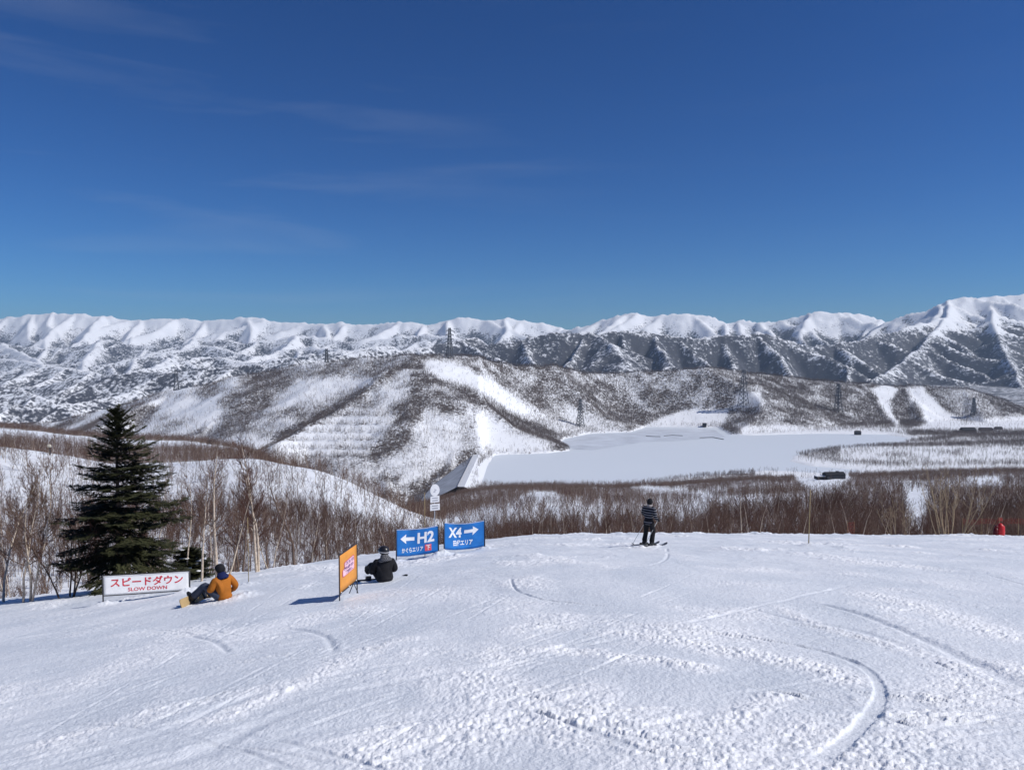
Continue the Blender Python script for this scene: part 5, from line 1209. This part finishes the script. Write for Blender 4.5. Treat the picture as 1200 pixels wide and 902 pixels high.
# --- skier, standing, seen from behind
p = hit(760, 640.5, 8, 50); p.z = zsnow(p) + .03; th = rad(-42); who = empty('person', p, th, 'standing skier in a striped jacket and black trousers on the brow of the slope', 'person'); sc_ = .91; who.scale = (sc_,) * 3
J = [(0, 0, .90), (0, .02, 1.06), (0, .03, 1.28), (0, .05, 1.44)]
legs = [((.10, .01, .84), (.13, .10, .48), (.13, .00, .125), (.13, .17, .10)), ((-.10, .01, .84), (-.15, .07, .48), (-.15, -.05, .125), (-.15, .12, .10))]
arms = [((.20, .03, 1.37), (.29, -.05, 1.11), (.27, .14, .93), (0, .9, -.3), (0, 0, -1)), ((-.20, .03, 1.37), (-.30, .06, 1.11), (-.22, .27, .98), (.2, .9, -.2), (0, 0, 1))]
body(who, J, arms, legs, (0, .075, 1.555), .25); jacket(who, J, arms, stripes(), 1.06, (0, -.005, .72), hr=(.26, .215)); trousers(who, J[0], legs, M_BLK, 1.02); boots(who, legs, M_BOOT); gloves(who, arms, M_BLK)
cap_mesh(who, 'beanie', (0, .065, 1.575), .25, .05, M_BLK, (.106, .120, .128), -.35); cuff(who, 'collar', (0, .035, 1.39), (0, .052, 1.475), .100, .082, mat('pale_collar', (.30, .27, .26)), 14, .006); cap_mesh(who, 'hair', (0, .06, 1.55), .25, .05, M_HAIR, (.090, .102, .115), -.70)
R3 = Matrix.Rotation(th, 3, 'Z'); M_SKI = mat('dark_ski', (.03, .03, .035), .4, .5, (4, .2))
def slope_at(q, d): return (zsnow(q + d * .5) - zsnow(q - d * .5))
for sx, fx, lb in ((.13, .0, 'right ski under the standing skier'), (-.15, -.05, 'left ski under the standing skier')):
    c = p + R3 @ Vector((sx, fx + .10, 0)); d = R3 @ Vector((0, 1, 0)); c.z = p.z - .012; root = empty('ski', c, th, lb, 'ski'); root.rotation_euler = (math.atan(piste(c.x + d.x, c.y + d.y) - piste(c.x, c.y)), 0, th)
    mb = MB(); V = []; Fc = []; n = 22
    for i in range(n + 1):
        t = i / n; y_ = -.78 + 1.66 * t; w_ = .040 + .018 * (2 * t - 1) ** 2; w_ *= (1 if t < .94 else max(.15, 1 - ((t - .94) / .06) ** 2)); z_ = .07 * max(0, (t - .84) / .16) ** 1.8
        V += [(-w_, y_, z_ - .006), (w_, y_, z_ - .006), (w_, y_, z_ + .006), (-w_, y_, z_ + .006)]
    for i in range(n):
        for k in range(4): Fc.append((4 * i + k, 4 * i + (k + 1) % 4, 4 * i + 4 + (k + 1) % 4, 4 * i + 4 + k))
    Fc += [(3, 2, 1, 0), (4 * n, 4 * n + 1, 4 * n + 2, 4 * n + 3)]; mb.add(V, Fc); mb.build('blade', M_SKI, root)
    mb = MB(); mb.box((0, .09, .03), (.07, .09, .045)); mb.box((0, -.27, .03), (.07, .10, .05)); mb.build('binding', M_POST, root)
for wr, tip, lb in ((arms[0][2], (.04, -.32, .0), 'ski pole held low in the right hand of the skier'), (arms[1][2], (-.52, -.22, .0), 'ski pole in the left hand of the skier, tip trailing out to the left')):
    a = p + R3 @ ((Vector(wr) + Vector((0, .10, .03))) * sc_); t = p + R3 @ Vector(tip); t.z = zsnow(t); root = empty('ski_pole', a, 0, lb, 'ski pole'); d = t - a; L_ = d.length; d.normalize()
    mb = MB(); mb.tube([-d * .02, d * L_], [.009, .006], 6); mb.build('shaft', M_STEEL, root, True); mb = MB(); mb.tube([-d * .07, d * .06], [.017, .014], 8); mb.build('grip', M_POST, root, True); mb = MB(); mb.tube([d * (L_ - .09), d * (L_ - .075)], [.045, .05], 12); mb.build('basket', M_POST, root, True)
# ------------------------------------------------------------------ air
def haze():
    x0, x1, y0, y1, z0, z1 = -14200, 14200, -200, 14700, -530, 640
    b = MB().box(((x0 + x1) / 2, (y0 + y1) / 2, (z0 + z1) / 2), (x1 - x0, y1 - y0, z1 - z0))
    m = bpy.data.materials.new('thin_haze'); m.use_nodes = True; t = m.node_tree; t.nodes.clear()
    o = t.nodes.new('ShaderNodeOutputMaterial'); v = t.nodes.new('ShaderNodeVolumePrincipled')
    v.inputs['Color'].default_value = (.62, .79, 1.0, 1); v.inputs['Density'].default_value = 3.9e-5; v.inputs['Anisotropy'].default_value = 0.1
    t.links.new(v.outputs[0], o.inputs['Volume'])
    h = b.build('haze', m); h['kind'] = 'stuff'
haze()
